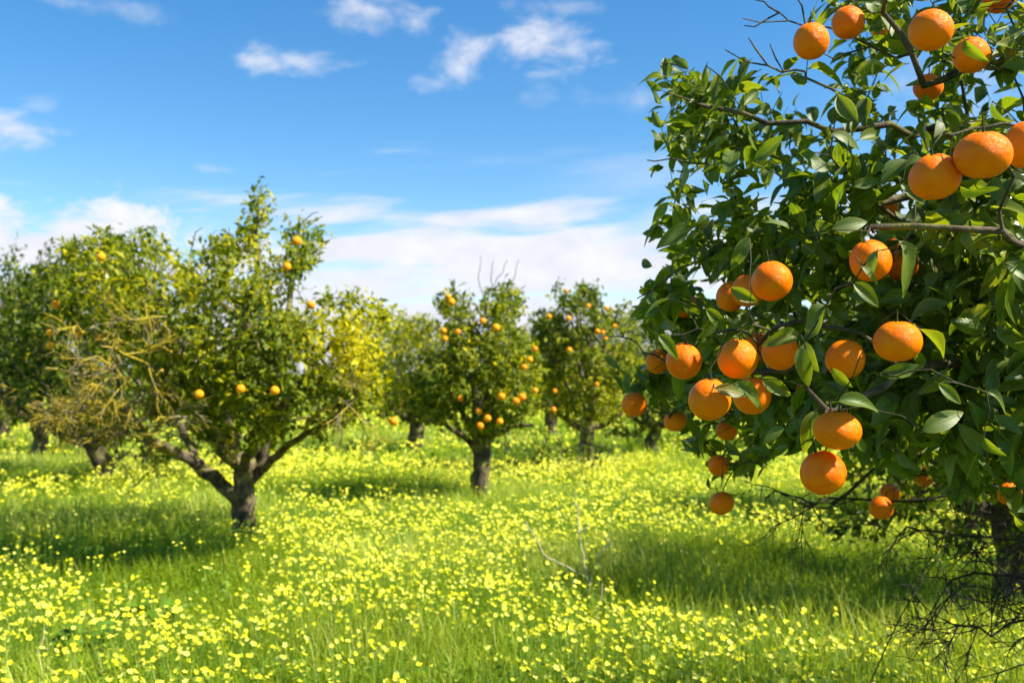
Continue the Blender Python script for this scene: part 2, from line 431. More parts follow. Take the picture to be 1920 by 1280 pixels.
# polygons
def in_poly(px, py, poly):
    inside = np.zeros(len(px), bool); n = len(poly)
    for i in range(n):
        x1, y1 = poly[i]; x2, y2 = poly[(i + 1) % n]
        c = (y1 > py) != (y2 > py)
        xi = (x2 - x1) * (py - y1) / (y2 - y1 if y2 != y1 else 1e-9) + x1
        inside ^= c & (px < xi)
    return inside
def edge_dist(px, py, poly):
    d = np.full(len(px), 1e9); n = len(poly); p = np.stack([px, py], -1)
    for i in range(n):
        a = np.array(poly[i], float); b = np.array(poly[(i + 1) % n], float); ab = b - a
        t = np.clip(((p - a) @ ab) / max(ab @ ab, 1e-9), 0, 1)
        d = np.minimum(d, np.linalg.norm(p - (a + t[:, None] * ab), axis=1))
    return d
def sample_poly(poly, n):
    q = np.array(poly, float); lo, hi = q.min(0), q.max(0); out = np.zeros((0, 2))
    while len(out) < n:
        c = lo + (hi - lo) * rng.random((n * 2, 2)); out = np.concatenate([out, c[in_poly(c[:, 0], c[:, 1], poly)]])
    return out[:n]

# smooth 2-D noise for meadow patches
_g = rng.random((256, 256))
def vnoise(x, y, sc):
    x = x * sc + 100; y = y * sc + 100; xi = np.floor(x).astype(int); yi = np.floor(y).astype(int); fx = x - xi; fy = y - yi
    fx = fx * fx * (3 - 2 * fx); fy = fy * fy * (3 - 2 * fy); g = lambda a, b: _g[a % 256, b % 256]
    return (g(xi, yi) * (1 - fx) + g(xi + 1, yi) * fx) * (1 - fy) + (g(xi, yi + 1) * (1 - fx) + g(xi + 1, yi + 1) * fx) * fy

# ------------------------------------------------------------------ ground
def build_ground():
    xs = np.concatenate([-np.geomspace(1400, 40, 14), np.linspace(-36, 36, 60), np.geomspace(40, 1400, 14)])
    ys = np.concatenate([-np.geomspace(300, 6, 8), np.linspace(-4, 60, 60), np.geomspace(66, 2400, 16)])
    X, Y = np.meshgrid(xs, ys); Z = (vnoise(X, Y, 0.5) - 0.5) * 0.05 * (np.abs(X) < 40) * (Y < 60)
    V = np.stack([X, Y, Z], -1).reshape(-1, 3); nx = len(xs); ny = len(ys)
    i = np.arange(ny - 1)[:, None] * nx; j = np.arange(nx - 1)[None]
    Q = np.stack([i + j, i + j + 1, i + nx + j + 1, i + nx + j], -1).reshape(-1, 4)
    o = link('ground', make_mesh('ground', V, Q, M_GROUND))
    tag(o, 'green meadow soil under the orchard grass', 'ground', kind='structure')
build_ground()

# ------------------------------------------------------------------ grass, ground cover, flowers
def scatter(n, y0, y1, a=0.60, b=1.6):
    u = rng.random(n * 2); y = np.sqrt(y0 * y0 + u * (y1 * y1 - y0 * y0)); x = (rng.random(n * 2) * 2 - 1) * (a * y + b)
    return x[:n], y[:n]
def density(x, y): return 0.50 * vnoise(x, y, 0.42) + 0.50 * vnoise(x + 31, y + 7, 1.3)

def blades(n, y0, y1, h0, h1, w):
    x, y = scatter(n, y0, y1); N = len(x)
    pn = vnoise(x + 11, y + 50, 0.9)
    h = (h0 + (h1 - h0) * rng.random(N) ** 1.5) * (0.55 + 0.9 * pn); ww = w * (0.6 + 0.8 * rng.random(N))
    a = rng.random(N) * 6.283; lean = 0.15 + 0.75 * rng.random(N) ** 1.4
    base = vnoise(x + 3, y + 9, 0.35) * 2.5
    a = np.where(rng.random(N) < 0.5, base * 3 + rng.normal(0, 0.7, N), a)
    d = np.stack([np.cos(a), np.sin(a)], -1); s = np.stack([-np.sin(a), np.cos(a)], -1)
    tv = np.array([0, 0.38, 0.74, 1.0]); tw = np.array([1, 0.85, 0.55, 0.06])
    out = np.zeros((N, 4, 2, 3)); L = h * lean
    for k in range(4):
        t = tv[k]; c = d * (L * t ** 1.9)[:, None]; z = h * (t - 0.30 * lean * t ** 3)
        for q, sg in enumerate((-1, 1)):
            out[:, k, q, :2] = np.stack([x, y], -1) + c + s * (sg * ww * tw[k] * 0.5)[:, None]; out[:, k, q, 2] = z - 0.02
    tone = np.clip(0.30 * rng.random(N) + 0.55 * pn + 0.15 * vnoise(x, y, 3.1) + (rng.random(N) < 0.06) * 0.5, 0, 1)
    return out.reshape(N, 8, 3), np.repeat(tone, 8)
QB = np.array([(0, 1, 3, 2), (2, 3, 5, 4), (4, 5, 7, 6)])
parts = [blades(95000, 3.8, 9.0, 0.13, 0.36, 0.0065), blades(95000, 9.0, 17.0, 0.13, 0.34, 0.010), blades(85000, 17.0, 48.0, 0.16, 0.34, 0.024)]
V = np.concatenate([p[0] for p in parts]); N = len(V)
g = link('grass', make_mesh('grass', V.reshape(-1, 3), (QB[None] + (np.arange(N) * 8)[:, None, None]).reshape(-1, 4), M_GRASS, None, {'rnd': np.concatenate([p[1] for p in parts])}))
tag(g, 'lush fresh green grass covering the orchard floor', 'grass', kind='stuff')

def cover(n, y0, y1, size, mat, zmax):
    x, y = scatter(n, y0, y1); N = len(x); z = (0.02 + zmax * rng.random(N) * (0.5 + 0.8 * vnoise(x, y, 0.9)))
    a = rng.random(N) * 6.283; sz = size * (0.6 + 0.8 * rng.random(N))
    c = np.stack([x, y, z], -1); n_ = norm(np.stack([rng.normal(0, 0.45, N), rng.normal(0, 0.45, N), np.ones(N)], -1))
    t = norm(np.cross(n_, np.stack([np.cos(a), np.sin(a), np.zeros(N)], -1))); b = np.cross(n_, t)
    Vc = np.stack([c - t * sz[:, None] * 0.5, c + b * sz[:, None] * 0.42 + n_ * sz[:, None] * 0.10, c + t * sz[:, None] * 0.5, c - b * sz[:, None] * 0.42 + n_ * sz[:, None] * 0.10], 1)
    return Vc, np.repeat(np.clip(rng.random(N), 0, 1), 4)
parts = [cover(42000, 3.8, 9.0, 0.028, M_COVER, 0.17), cover(40000, 9.0, 17.0, 0.04, M_COVER, 0.17), cover(30000, 17, 45, 0.09, M_COVER, 0.15)]
V = np.concatenate([p[0] for p in parts]); N = len(V)
g = link('ground_cover', make_mesh('ground_cover', V.reshape(-1, 3), np.arange(N * 4).reshape(-1, 4), M_COVER, None, {'rnd': np.concatenate([p[1] for p in parts])}))
tag(g, 'low clover-like leaves growing through the orchard grass', 'ground cover', kind='stuff')

# one flower: five petals in a shallow funnel, heading 'up' n
def flower_geo(n_petals=5, two=True):
    v, q = [], []
    for k in range(n_petals):
        a = 2 * math.pi * k / n_petals; ca, sa = math.cos(a), math.sin(a)
        pts = [(0.0, 0.0, 0.0), (0.62, -0.40, 0.30), (1.0, 0.0, 0.36), (0.62, 0.40, 0.30)]
        b = len(v); v += [(x * ca - y * sa, x * sa + y * ca, z) for x, y, z in pts]; q.append((b, b + 1, b + 2, b + 3))
    return np.array(v), np.array(q)
FV, FQ = flower_geo()
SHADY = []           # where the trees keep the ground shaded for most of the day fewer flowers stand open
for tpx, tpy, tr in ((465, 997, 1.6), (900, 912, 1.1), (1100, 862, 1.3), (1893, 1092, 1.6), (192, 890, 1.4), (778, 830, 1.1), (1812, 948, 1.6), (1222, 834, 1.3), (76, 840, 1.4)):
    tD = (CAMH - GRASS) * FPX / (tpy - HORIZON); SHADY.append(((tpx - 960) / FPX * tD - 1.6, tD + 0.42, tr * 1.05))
def flower_spots(n, y0, y1, per, thr):
    x, y = scatter(int(n), y0, y1); d = density(x, y); k = rng.random(len(x)) < np.clip((d - thr) * 5.0, 0.02, 1); x, y = x[k], y[k]
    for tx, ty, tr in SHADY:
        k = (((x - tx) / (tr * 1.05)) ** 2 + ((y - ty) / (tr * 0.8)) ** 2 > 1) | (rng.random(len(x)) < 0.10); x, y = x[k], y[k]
    m = rng.integers(1, per + 1, len(x)); x = np.repeat(x, m); y = np.repeat(y, m); h = np.repeat(0.12 + 0.24 * rng.random(len(m)) ** 1.2, m)
    return x + rng.normal(0, 0.028, len(x)), y + rng.normal(0, 0.028, len(x)), h + rng.normal(0, 0.015, len(x))
def flower_frames(N):
    n_ = norm(np.stack([rng.normal(0.15, 0.45, N), rng.normal(-0.25, 0.45, N), np.ones(N) * 0.85], -1))
    t = norm(np.cross(n_, rng.normal(0, 1, (N, 3)))); return n_, t, np.cross(n_, t)
fx, fy, fz, fs = [], [], [], []
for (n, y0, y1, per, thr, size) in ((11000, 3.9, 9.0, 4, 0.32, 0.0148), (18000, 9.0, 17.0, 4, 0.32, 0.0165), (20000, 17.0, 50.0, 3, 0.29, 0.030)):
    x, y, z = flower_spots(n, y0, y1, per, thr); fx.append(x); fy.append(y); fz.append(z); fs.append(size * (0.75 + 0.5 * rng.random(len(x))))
fx, fy, fz, fs = map(np.concatenate, (fx, fy, fz, fs))
ppx, ppy, _d = project(np.stack([fx, fy, fz], -1))
seen = (ppx > 10) & (ppx < 1910) & (ppy > 700) & (ppy < 1272)
order = np.argsort(np.where(seen, fy, 1e9)); near_i = order[:300]
rest = np.ones(len(fx), bool); rest[near_i] = False
ridx = np.where(rest)[0]; N = len(ridx); n_, t_, b_ = flower_frames(N)
c = np.stack([fx[ridx], fy[ridx], fz[ridx]], -1); s_ = fs[ridx][:, None, None]
V = c[:, None] + s_ * (FV[None, :, 0:1] * t_[:, None] + FV[None, :, 1:2] * b_[:, None] + FV[None, :, 2:3] * n_[:, None])
K = len(FV); Q = (FQ[None] + (np.arange(N) * K)[:, None, None]).reshape(-1, 4); rn = np.repeat(rng.random(N), K)
# their stems
sw = 0.0016; st = np.stack([c + [-sw, 0, 0], c + [sw, 0, 0], c * [1, 1, 0] + [sw, 0.01, 0], c * [1, 1, 0] + [-sw, 0.01, 0]], 1)
keep = fy[ridx] < 12; st = st[keep]
V2 = np.concatenate([V.reshape(-1, 3), st.reshape(-1, 3)]); Q2 = np.concatenate([Q, np.arange(len(st) * 4).reshape(-1, 4) + N * K])
mi = np.concatenate([np.zeros(len(Q), int), np.ones(len(st), int)])
o = link('flower_carpet', make_mesh('flower_carpet', V2, Q2, [M_PETAL, M_STEM], None, {'rnd': np.concatenate([rn, rng.random(len(st) * 4)])}, mi, smooth=False))
tag(o, 'dense carpet of small yellow oxalis flowers spreading between the orange trees', 'wildflowers', kind='stuff')

def flower_mesh(name, h):
    lv = [FV * 1.0]; q = [FQ]
    v = FV * 0.017 * (1 + 0.15 * rng.normal(0, 1, (len(FV), 1)))
    ax = np.array([0.25, -0.35, 0.9]); ax /= np.linalg.norm(ax); t = norm(np.cross(ax, [0, 1, 0.2])); b = np.cross(ax, t)
    w = v[:, 0:1] * t + v[:, 1:2] * b + v[:, 2:3] * ax + [0, 0, h]
    s = np.array([[0, 0, 0], [0.010, 0.004, h * 0.4], [0.006, 0.004, h * 0.8], [0, 0, h]]); k = 3
    ang = np.arange(k) * 2 * math.pi / k; r = 0.0014
    sv = (s[:, None] + r * np.stack([np.cos(ang), np.sin(ang), 0 * ang], -1)[None]).reshape(-1, 3)
    i = np.arange(3)[:, None] * k; j = np.arange(k)[None]
    sq = np.stack([i + j, i + (j + 1) % k, i + k + (j + 1) % k, i + k + j], -1).reshape(-1, 4) + len(w)
    return make_mesh(name, np.concatenate([w, sv]), np.concatenate([FQ, sq]), [M_PETAL, M_STEM], None, {'rnd': np.concatenate([np.full(len(w), rng.random()), np.full(len(sv), 0.5)])},
                     np.concatenate([np.zeros(len(FQ), int), np.ones(len(sq), int)]), smooth=False)
HB = 0.25
fm = [flower_mesh('yellow_flower', HB) for _ in range(5)]
for k, i in enumerate(near_i):
    o = link('yellow_flower', fm[k % 5], None, (fx[i], fy[i], 0)); sc = fz[i] / HB
    o.rotation_euler = (rng.normal(0, 0.08), rng.normal(0, 0.08), rng.random() * 6.28); o.scale = (fs[i] / 0.0165,) * 2 + (sc,)
    tag(o, 'small yellow oxalis flower on a thin stem in the nearest grass', 'flower', 'yellow flowers in the nearest grass')

# ------------------------------------------------------------------ orchard trees
def cluster_leaves(name, mat, ends, dirs, per, spread, lmin, lmax, tone, lt, center, wr=0.52, out_bias=0.6, droop=0.15, along=0.14):
    N = len(ends); m = rng.integers(max(1, int(per * 0.6)), int(per * 1.4) + 1, N); idx = np.repeat(np.arange(N), m); M = len(idx)
    e = ends[idx]; d = norm(dirs[idx]); t = rng.random(M)
    pos = e - d * (t * along)[:, None] + rng.normal(0, spread, (M, 3))
    outw = norm(e - center)
    ax = norm(d * 0.5 + rng.normal(0, 0.65, (M, 3)) + outw * 0.25 * out_bias + np.array([0, 0, -droop]))
    nr = norm(outw * 0.55 * out_bias + np.array([0, 0, 0.75]) + rng.normal(0, 0.55, (M, 3)))
    L = lmin + (lmax - lmin) * rng.random(M)
    tn = np.clip(tone[idx] + rng.normal(0, 0.22, M), 0, 1)
    return pos, ax, nr, L, L * wr * (0.85 + 0.3 * rng.random(M)), tn

def finish_tree(root, s, mat_leaf, ends_i, leaf_args, tip, trunk_r, split=0.012, lt=LT_FAR):
    s.radii(tip, trunk_r)
    tb = tubes_from_skel(s)
    off = np.array(root.location)
    link('trunk', tube_mesh('trunk', [(p - off, r) for p, r in tb], M_BARK), root)

def empty(name, loc):
    o = bpy.data.objects.new(name, None); COL.objects.link(o); o.location = loc; o.empty_display_size = 0.3; return o

def outline_tree(base_px, poly, trunk, limbs, n_clusters, per, trunk_r, label, thick=1.5, edge=110, tonef=None, leaf=(0.06, 0.10), tip=0.0022, bare=(), dead=None, spread=0.05, base_d=None, shoots=(), airy=1.0, gap_f=0.030, gap=0.34):
    D = (CAMH - GRASS) * FPX / (base_px[1] - HORIZON) if base_d is None else base_d
    b = P(base_px[0], base_px[1], D); b[2] = 0
    root = empty('orange_tree', b)
    s = Skel()
    pts = [P(x, y, D + dz) for x, y, dz in trunk]; pts[0][2] = -0.05
    s.poly(pts, None, 0.10, 50.0, trunk_r, trunk_r * 0.85)
    for l in limbs:
        r0, r1 = l[0]; s.poly([P(x, y, D + dz) for x, y, dz in l[1:]], 'near', 0.12, 0.0, r0, r1, 0.012)
    q = sample_poly(poly, n_clusters)
    top = min(p[1] for p in poly); q = q[rng.random(len(q)) < airy + (1 - airy) * np.clip((q[:, 1] - top) / 190, 0, 1)]
    gp = vnoise(q[:, 0] + base_px[0], q[:, 1], gap_f); q = q[(gp > gap) | (rng.random(len(q)) < 0.15)]
    ed = edge_dist(q[:, 0], q[:, 1], poly)
    t = np.clip(ed / edge, 0, 1); half = thick * np.sqrt(np.maximum(0.04, 1 - (1 - t) ** 2))
    u = rng.random(len(q)); sg = np.where(rng.random(len(q)) < 0.62, -1, 1)
    dep = D + sg * half * (0.25 + 0.75 * u ** 0.5)
    A = Pv(q[:, 0], q[:, 1], dep); A[:, 2] = np.maximum(A[:, 2], 0.25)
    if len(shoots):
        sp_ = np.array(shoots, float); q = np.concatenate([q, sp_[:, :2]]); A = np.concatenate([A, Pv(sp_[:, 0], sp_[:, 1], D + rng.normal(0, 0.08, len(sp_)))])
    fork = pts[-1]; order = np.argsort(np.linalg.norm(A - fork, axis=1))
    ends = np.array([s.reach(A[i]) for i in order])
    for l in bare: s.poly([P(x, y, D + dz) for x, y, dz in l], 'near', 0.10, 0, 0.006, 0.003, 0.01)
    ep = s.p[ends]; dirs = ep - s.p[s.par[ends]]
    tone = np.full(len(ep), 0.38) if tonef is None else tonef(q[order, 0], q[order, 1])
    center = P(np.mean([p[0] for p in poly]), np.mean([p[1] for p in poly]) + 40, D)
    ar = cluster_leaves('crown', M_LEAF_FAR, ep, dirs, per, spread, leaf[0], leaf[1], tone, LT_FAR, center)
    ar = (ar[0] - b,) + ar[1:]
    link('crown', leaves_mesh('crown', M_LEAF_FAR, *ar, LT_FAR, 0.3, 0.35), root)
    finish_tree(root, s, M_LEAF_FAR, ends, None, tip, trunk_r)
    if dead:
        ds = Skel()
        for start, dpts, spr in dead:
            i = ds.poly([P(x, y, D + dz) for x, y, dz in dpts], None, 0.10, 0, 0.019, 0.007, 0.02)
            j0 = ds.n
            chain = [i]
            while ds.par[chain[-1]] >= 0: chain.append(ds.par[chain[-1]])
            for k in range(spr):
                j = chain[rng.integers(0, max(1, int(len(chain) * 0.7)))]; dd = ds.p[chain[0]] - ds.p[chain[-1]]
                spray(ds, j, norm(dd) * 0.6 + rng.normal(0, 0.5, 3) + [-0.1, 0, -0.30], 0.30, 2, 0.6, -0.03, 0.05, 6)
        ds.radii(0.0021, 0.018)
        link('dead_branches', tube_mesh('dead_branches', [(p - b, r) for p, r in tubes_from_skel(ds)], M_DEAD), root)
    tag(root, label, 'tree', 'orange trees of the orchard')
    return root

# A: the broad tree on the left
polyA = [(115, 470), (150, 448), (200, 432), (260, 440), (300, 440), (330, 478), (380, 468), (420, 442), (455, 445), (468, 400), (470, 345), (490, 345), (505, 390), (500, 432), (535, 445), (548, 410), (592, 425), (605, 440),
         (582, 490), (560, 530), (600, 552), (650, 560), (690, 545), (730, 580), (738, 640), (722, 720), (680, 770), (620, 800), (560, 815), (500, 835), (420, 830), (340, 812), (300, 790), (275, 720), (240, 650), (130, 640), (100, 600), (110, 540)]
def toneA(x, y):
    t = 0.41 + 0.26 * (vnoise(x, y, 0.012) - 0.5)
    yel = np.exp(-(((x - 670) / 75) ** 2 + ((y - 640) / 60) ** 2)); t = t + 0.55 * yel
    t = t + 0.18 * np.exp(-(((x - 260) / 120) ** 2 + ((y - 520) / 90) ** 2))
    return np.clip(t + (rng.random(len(x)) < 0.08) * 0.3, 0, 1)
treeA = outline_tree((465, 997), polyA, [(465, 1000, 0), (460, 960, 0), (455, 925, 0), (452, 890, 0)],
    [((0.07, 0.03), (448, 945, 0), (400, 895, -0.1), (350, 862, -0.15), (300, 835, -0.2), (262, 805, -0.2), (225, 760, -0.2)),
     ((0.06, 0.02), (452, 890, 0), (440, 830, 0.1), (425, 740, 0.1), (450, 640, 0), (480, 520, 0), (483, 420, 0)),
     ((0.055, 0.02), (462, 930, 0), (488, 880, 0.1), (505, 820, 0.2), (560, 720, 0.2), (620, 650, 0.1)),
     ((0.055, 0.02), (450, 880, 0), (400, 820, -0.4), (340, 700, -0.5), (320, 600, -0.4), (260, 500, -0.2)),
     ((0.05, 0.015), (455, 880, 0), (500, 760, -0.6), (530, 640, -0.6), (550, 520, -0.2), (560, 430, -0.1)),
     ((0.05, 0.015), (460, 880, 0), (520, 790, 0.7), (480, 640, 1.0), (400, 560, 0.8)),
     ((0.045, 0.015), (380, 880, -0.1), (330, 790, 0.4), (230, 680, 0.8), (180, 560, 0.6)),
     ((0.04, 0.015), (495, 870, 0), (560, 820, -0.5), (640, 770, -0.8), (680, 700, -0.6))],
    1600, 13, 0.105, 'broad leafy orange tree on the left with bare lichen-yellow branches', 1.55, 120, toneA, (0.052, 0.090), 0.0024,
    airy=0.38, gap=0.42, gap_f=0.026, shoots=[(480, 346), (484, 362), (474, 378), (490, 392), (498, 402), (478, 405), (485, 425), (472, 432), (500, 440), (488, 455), (478, 470), (505, 470), (548, 412), (556, 432), (572, 420), (586, 428), (598, 436), (590, 450), (575, 470), (560, 478), (548, 500), (545, 450), (266, 424), (290, 436), (200, 436), (172, 440), (440, 440)],
    bare=[((556, 440, -0.1), (575, 410, -0.1), (600, 395, -0.1)), ((590, 430, -0.1), (605, 405, 0)), ((365, 470, 0), (368, 430, 0), (380, 425, 0))],
    dead=[(0, [(300, 835, -0.25), (255, 790, -0.8), (200, 745, -1.2), (140, 700, -1.4), (90, 690, -1.5)], 9),
          (0, [(300, 800, -0.35), (265, 740, -1.1), (215, 690, -1.5), (155, 675, -1.6), (115, 705, -1.6)], 8),
          (0, [(262, 805, -0.2), (205, 775, -0.7), (140, 760, -0.9), (75, 745, -0.9)], 10),
          (0, [(330, 760, -0.5), (290, 700, -1.4), (240, 660, -1.7), (195, 655, -1.8)], 5),
          (0, [(330, 850, -0.3), (240, 815, -1.1), (190, 790, -1.5), (130, 780, -1.6)], 8),
          (0, [(320, 690, -0.7), (312, 640, -1.5), (310, 590, -1.6)], 1),
          (0, [(220, 660, -0.5), (175, 620, -1.5), (150, 590, -1.7)], 1),
          (0, [(440, 860, -0.4), (390, 800, -1.2), (320, 775, -1.6), (290, 790, -1.7)], 4),
          (0, [(560, 800, -0.7), (620, 760, -1.4), (680, 730, -1.6)], 3)])

# B: centre tree
polyB = [(822, 565), (850, 535), (875, 560), (885, 590), (915, 560), (940, 535), (972, 545), (975, 585), (955, 612), (1000, 645), (1008, 700), (1000, 760), (960, 792), (920, 812), (870, 800), (815, 790), (775, 765), (765, 715), (785, 660), (822, 640), (838, 600)]
toneB = lambda x, y: np.clip(0.42 + 0.1 * rng.normal(0, 1, len(x)) + 0.15 * (vnoise(x, y, 0.02) - 0.5), 0, 1)
treeB = outline_tree((900, 912), polyB, [(901, 916, 0), (900, 885, 0), (903, 850, 0), (901, 825, 0)],
    [((0.05, 0.02), (896, 850, 0), (870, 820, 0), (835, 795, 0), (800, 790, 0)), ((0.05, 0.02), (905, 845, 0), (925, 820, 0), (960, 800, 0), (1000, 795, 0)),
     ((0.06, 0.015), (901, 825, 0), (890, 740, 0), (870, 650, 0), (850, 560, 0)), ((0.06, 0.015), (901, 825, 0), (920, 720, -0.3), (940, 620, 0), (955, 550, 0)),
     ((0.05, 0.015), (901, 830, 0), (900, 740, 0.8), (880, 680, 0.9)), ((0.05, 0.015), (901, 830, 0), (850, 740, -0.7), (810, 690, -0.6))],
    950, 10, 0.112, 'round middle orange tree with a straight trunk and bare twigs on top', 1.25, 90, toneB, (0.065, 0.10), 0.003,
    bare=[((900, 560, 0), (898, 520, 0), (903, 478, 0)), ((915, 560, 0), (935, 520, 0), (950, 490, 0)), ((955, 550, 0), (965, 515, 0), (972, 490, 0)), ((860, 545, 0), (852, 525, 0)), ((925, 540, 0), (920, 510, 0), (925, 488, 0))])

# C: right of centre
polyC = [(1000, 590), (1030, 572), (1045, 530), (1085, 535), (1120, 542), (1150, 562), (1187, 580), (1197, 640), (1192, 720), (1172, 770), (1130, 792), (1085, 800), (1030, 775), (1000, 730), (997, 650)]
toneC = lambda x, y: np.clip(0.34 + 0.10 * rng.normal(0, 1, len(x)) + 0.002 * (y - 620), 0, 1)
treeC = outline_tree((1100, 862), polyC, [(1101, 866, 0), (1100, 835, 0), (1101, 810, 0), (1103, 790, 0)],
    [((0.06, 0.025), (1100, 812, 0), (1080, 795, 0), (1055, 780, 0), (1035, 760, 0)), ((0.06, 0.025), (1103, 805, 0), (1125, 800, 0), (1150, 785, 0), (1165, 775, 0)),
     ((0.06, 0.015), (1103, 790, 0), (1090, 700, 0), (1070, 600, 0)), ((0.06, 0.015), (1103, 790, 0), (1120, 700, 0.2), (1140, 620, 0.2)), ((0.05, 0.015), (1103, 790, 0), (1100, 700, -0.8), (1110, 620, -0.6))],
    900, 10, 0.115, 'compact dark orange tree right of centre, just left of the hanging foreground branches', 1.4, 80, toneC, (0.07, 0.11), 0.0035)

# generic orchard trees, copied
def generic_tree(name_label, seed, x, y, h, rad, n, per, trunk_r, tone0, leaf=(0.07, 0.11)):
    global rng
    keep = rng; rng = np.random.default_rng(seed)
    root = empty('orange_tree', (x, y, 0)); s = Skel()
    fork = np.array([rng.normal(0, 0.06), rng.normal(0, 0.06), 0.62])
    s.poly([(0, 0, -0.05), (0.03, 0, 0.3), fork], None, 0.1, 50, trunk_r * 1.1, trunk_r * 0.85)
    cz = 0.62 + (h - 0.62) * 0.48; ez = h - cz
    lumps = [norm(rng.normal(0, 1, 3)) for _ in range(9)]; la = rng.random(9) * 0.35 + 0.05
    for k in range(6):
        a = k * 1.05 + rng.random() * 0.5; d = np.array([math.cos(a), math.sin(a), 0.0])
        s.poly([fork, fork + d * rad * 0.30 + [0, 0, 0.22], fork + d * rad * 0.55 + [0, 0, 0.65 * (0.6 + rng.random())]], 'near', 0.1, 0, trunk_r * 0.55, trunk_r * 0.18)
    u = norm(rng.normal(0, 1, (n, 3))); f = np.ones(n) * 0.82
    for L, a in zip(lumps, la): f += a * np.maximum(0, u @ L) ** 4
    r = (0.45 + 0.55 * rng.random(n) ** 0.6) * f
    A = u * r[:, None] * np.array([rad, rad, ez]) + [0, 0, cz]; A[:, 2] = np.maximum(A[:, 2], 0.42)
    kg = vnoise(A[:, 0] * 1.0 + A[:, 1] * 0.6, A[:, 2] + A[:, 1] * 0.5, 3.2) > 0.30; A = A[kg]; n = len(A)
    ends = np.array([s.reach(A[i]) for i in np.argsort(np.linalg.norm(A - fork, axis=1))])
    ep = s.p[ends]; dirs = ep - s.p[s.par[ends]]
    ar = cluster_leaves('crown', M_LEAF_FAR, ep, dirs, per, 0.055, leaf[0], leaf[1], np.clip(tone0 + rng.normal(0, 0.1, n), 0, 1), LT_FAR, np.array([0, 0, cz]))
    link('crown', leaves_mesh('crown', M_LEAF_FAR, *ar, LT_FAR, 0.3, 0.35, rg=rng), root)
    s.radii(0.003, trunk_r); tb = tubes_from_skel(s)
    link('trunk', tube_mesh('trunk', tb, M_BARK), root)
    rng = keep
    tag(root, name_label, 'tree', 'orange trees of the orchard')
    return root
def copy_tree(src, label, x, y, rz, sc, szf=1.0):
    r = src.copy(); COL.objects.link(r); r.location = (x, y, 0); r.rotation_euler = (0, 0, rz); r.scale = (sc, sc, sc * szf); r['label'] = label
    for ch in list(src.children):
        c = ch.copy(); COL.objects.link(c); c.parent = r
    return r
def gpos(px, py):
    D = (CAMH - GRASS) * FPX / (py - HORIZON); return (px - 960) / FPX * D, D
# J: behind the foreground branches on the right
xJ, yJ = gpos(1893, 1092)
treeJ = generic_tree('dense orange tree at right, trunk half hidden behind bare dark twigs', 21, xJ, yJ, 3.0, 1.55, 1150, 11, 0.13, 0.28, (0.06, 0.10))
xG, yG = gpos(192, 890)
treeG = generic_tree('dark orange tree behind the broad left tree, trunk under lichen-yellow branches', 22, xG, yG, 3.45, 1.7, 1150, 10, 0.125, 0.13)
xD, yD = gpos(778, 830)
treeD = generic_tree('small yellowish orange tree between the broad left tree and the middle tree', 23, xD, yD, 2.95, 1.35, 700, 10, 0.16, 0.58)
spots = [
    (treeJ, 'orange tree on the right behind the dark low oranges, only its trunk showing', 1812, 948, 1.1, 1.0, 1.0),
    (treeG, 'orange tree just right of the compact dark tree, half behind the leftmost hanging oranges', 1222, 834, 2.0, 0.92, 0.95),
    (treeG, 'orange tree near the left edge of the picture, second trunk from the left', 76, 840, 0.7, 1.08, 1.12),
    (treeJ, 'orange tree cut by the left edge of the picture, leftmost trunk', 12, 810, 2.9, 1.1, 1.2),
    (treeD, 'little far orange tree, thin trunk between the middle and compact dark trees', 1033, 803, 1.9, 1.0, 1.05),
    (treeD, 'far orange tree seen under the hanging branches, left of the paired oranges', 1430, 822, 3.0, 1.0, 1.0),
    (treeJ, 'far orange tree seen past the paired oranges on the right', 1640, 812, 4.0, 1.0, 1.0),
]
for src, lab, px, py, rz, sc, sz in spots:
    x, y = gpos(px, py); copy_tree(src, lab, x, y, rz, sc, sz)
far = [(-9.5, 36, 0), (-4.3, 38, 1), (0.3, 40, 2), (4.2, 37, 0), (8.6, 36, 1), (13.0, 39, 2), (17.6, 37, 0), (-15.0, 37, 2), (-20, 40, 1), (-12, 46, 1), (-6.6, 47, 0), (-1.8, 48, 1), (3.0, 47, 0), (7.4, 48, 2), (12, 47, 1), (22, 44, 2)]
for k, (x, y, q) in enumerate(far):
    w = 'in the nearer far row' if y < 42 else 'in the farthest row'
    px = 960 + x / y * FPX
    copy_tree((treeJ, treeG, treeD)[q], 'small distant orange tree %s' % w, x, y, k * 1.37, 1.0 + 0.12 * math.sin(k * 2.1), 1.0)['group'] = 'orange trees far down the rows'

# ------------------------------------------------------------------ the foreground tree
NC = np.array([2.2, 3.05, 1.95]); NR = np.array([1.78, 1.55, 1.45])
